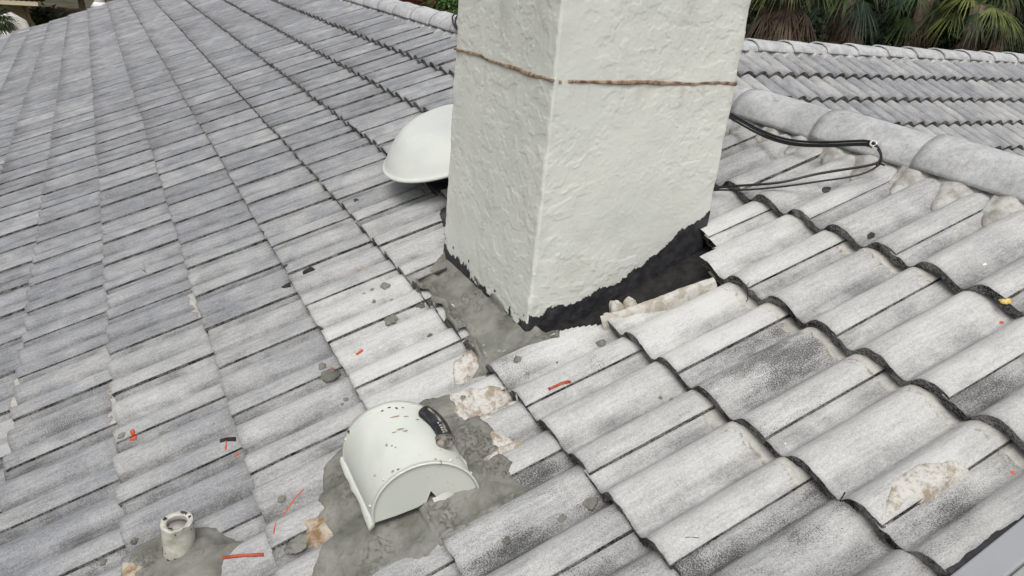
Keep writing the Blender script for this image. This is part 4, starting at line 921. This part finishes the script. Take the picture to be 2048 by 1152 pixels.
# ------------------------------------------------------------------ palms
def leafmat(name,a,b_,sc=3):
    m=NT(name,.6,.3); v=m.coords(); n=m.noise(v,sc,3,.7); n2=m.noise(v,60,2,.7); m.base(m.mix(m.ramp(m.math('ADD',m.math('MULTIPLY',n,.7),m.math('MULTIPLY',n2,.3)),.38,.62),a,b_)); return m.m
LG=leafmat('palm_green',(.012,.026,.009),(.06,.095,.03)); LY=leafmat('palm_yellow_green',(.035,.05,.012),(.14,.16,.04)); LB=leafmat('palm_blue_green',(.010,.026,.015),(.04,.075,.045)); LD=leafmat('palm_dead',(.05,.033,.022),(.19,.135,.09))
def fan(mb,root,dirv,L,blades,blen,R,m=0,droop=.5,wd=.016):
    dirv=np.array(dirv,float); dirv/=np.linalg.norm(dirv); t=np.linspace(0,1,5)[:,None]; pet=root+dirv*L*t+np.array([0,0,-1.])*L*.22*t**2
    mb.tube(pet,.009,4,m,False); tip=pet[-1]; ax=dirv+np.array([0,0,-.45]); ax/=np.linalg.norm(ax); sd=np.cross(ax,[0,0,1.]); sd/=np.linalg.norm(sd)+1e-6; up=np.cross(sd,ax)
    for k in range(blades):
        a=(k/(blades-1)-.5)*2.5+R.normal()*.04; d=ax*math.cos(a)+sd*math.sin(a)+up*.15*math.cos(a*2); ln=blen*(1-.25*abs(a))*R.uniform(.85,1.1)
        g=np.array([0,.28,.55,.78,1.]); c=tip+d*ln*g[:,None]+np.array([0,0,-1.])*ln*droop*(g**2.2)[:,None]*R.uniform(.6,1.3)+R.normal(size=3)*ln*.05*(g**2)[:,None]
        w_=wd*np.array([.35,1,.9,.5,.06]); n_=np.cross(d,up); n_/=np.linalg.norm(n_)+1e-6
        P=np.concatenate([c-n_*w_[:,None],c+n_*w_[:,None]]); mb.add(P,[(i,i+1,i+6,i+5) for i in range(4)],m)
def palm(x,y,zc,label,mats,nf,L,bl,seed,dead=0,droop=.5,low=-.7,wd=.016):
    R=np.random.default_rng(seed); e=empty('palm_tree',(x,y,-3.9),label,'palm tree','palm trees behind the wing roof')
    b=MB(); b.tube(np.array([(x+.1,y,-3.9),(x,y,(zc-3.9)/2),(x,y,zc)]),[.2,.16,.15],12); b.build('trunk',[M['bark']],e)
    b=MB(); c=np.array([x,y,zc])
    for k in range(nf):
        az=k*2.399+R.uniform(-.3,.3); el=R.uniform(low,.9); d=np.array([math.cos(az)*math.cos(el),math.sin(az)*math.cos(el),math.sin(el)]); fan(b,c,d,L*R.uniform(.7,1.15),22,bl*R.uniform(.8,1.15),R,0 if R.random()<.7 else 1,droop,wd)
    b.build('crown',mats,e,False)
    if dead:
        b=MB()
        for k in range(dead):
            az=R.uniform(0,6.28); el=R.uniform(-1.35,-.75); d=np.array([math.cos(az)*math.cos(el),math.sin(az)*math.cos(el),math.sin(el)]); fan(b,c+[0,0,-.15-R.uniform(0,.7)],d,.45*R.uniform(.5,1.2),12,.55*R.uniform(.7,1.2),R,0,.7,.013)
        b.build('dead_leaves',[LD],e,False)
    return e
M['bark']=simple('palm_bark',(.10,.07,.05),(.22,.17,.13),14,.95,.7,.01,40)
def pp(px,py,Y): q=aty(px,py,Y); return q[0],Y,q[2]
x,y,z=pp(1585,-60,8.6); palm(x,y,z,'palm with a skirt of dead brown leaves just right of the chimney',[LY,LG],40,.45,.62,3,190,.75,-.15)
x,y,z=pp(1720,-60,9.6); palm(x,y,z,'dark green palm second from the chimney behind the wing roof',[LG,LB],26,.6,.7,5,30,.6)
x,y,z=pp(1855,-10,10.2); palm(x,y,z,'low dense palm in the middle of the row behind the wing roof',[LG,LG],20,.6,.7,6,30,.55)
x,y,z=pp(1960,10,9.0); palm(x,y,z,'yellow-green palm with arching fans at the right behind the wing roof',[LY,LG],20,.5,.7,8,20,.7)
x,y,z=pp(2040,-55,9.8); palm(x,y,z,'blue-green palm rightmost at the top right corner',[LB,LG],28,.6,.75,9,10,.5)
x,y,z=pp(1880,-80,11.); palm(x,y,z,'tall blue-green palm behind the middle of the row',[LB,LB],28,.6,.8,10,10,.5)
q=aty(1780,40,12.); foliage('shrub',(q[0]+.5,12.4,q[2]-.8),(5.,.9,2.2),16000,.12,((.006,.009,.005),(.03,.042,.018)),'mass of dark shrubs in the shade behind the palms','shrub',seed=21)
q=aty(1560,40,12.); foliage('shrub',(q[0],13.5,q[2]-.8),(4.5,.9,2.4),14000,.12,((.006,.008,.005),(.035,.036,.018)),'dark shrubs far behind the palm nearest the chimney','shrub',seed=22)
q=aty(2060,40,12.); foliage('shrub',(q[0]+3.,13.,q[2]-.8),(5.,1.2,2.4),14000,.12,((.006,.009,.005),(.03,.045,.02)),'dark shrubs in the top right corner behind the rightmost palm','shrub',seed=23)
# palm in front of the neighbour's house, upper left
def lp():
    R=np.random.default_rng(31); x,y,z=pp(-26,30,17.5); e=empty('palm_tree',(x,y,-3.9),'small fan palm at the top left corner in front of the tan house','palm tree'); b=MB(); b.tube(np.array([(x,y,-3.9),(x,y,z)]),.12,8); b.build('trunk',[M['bark']],e); b=MB()
    for k in range(26):
        az=k*2.399; el=R.uniform(-.5,.9); fan(b,np.array([x,y,z]),[math.cos(az)*math.cos(el),math.sin(az)*math.cos(el),math.sin(el)],.3,20,.42,R,0,.35,.011)
    b.build('crown',[LG],e,False)
lp()
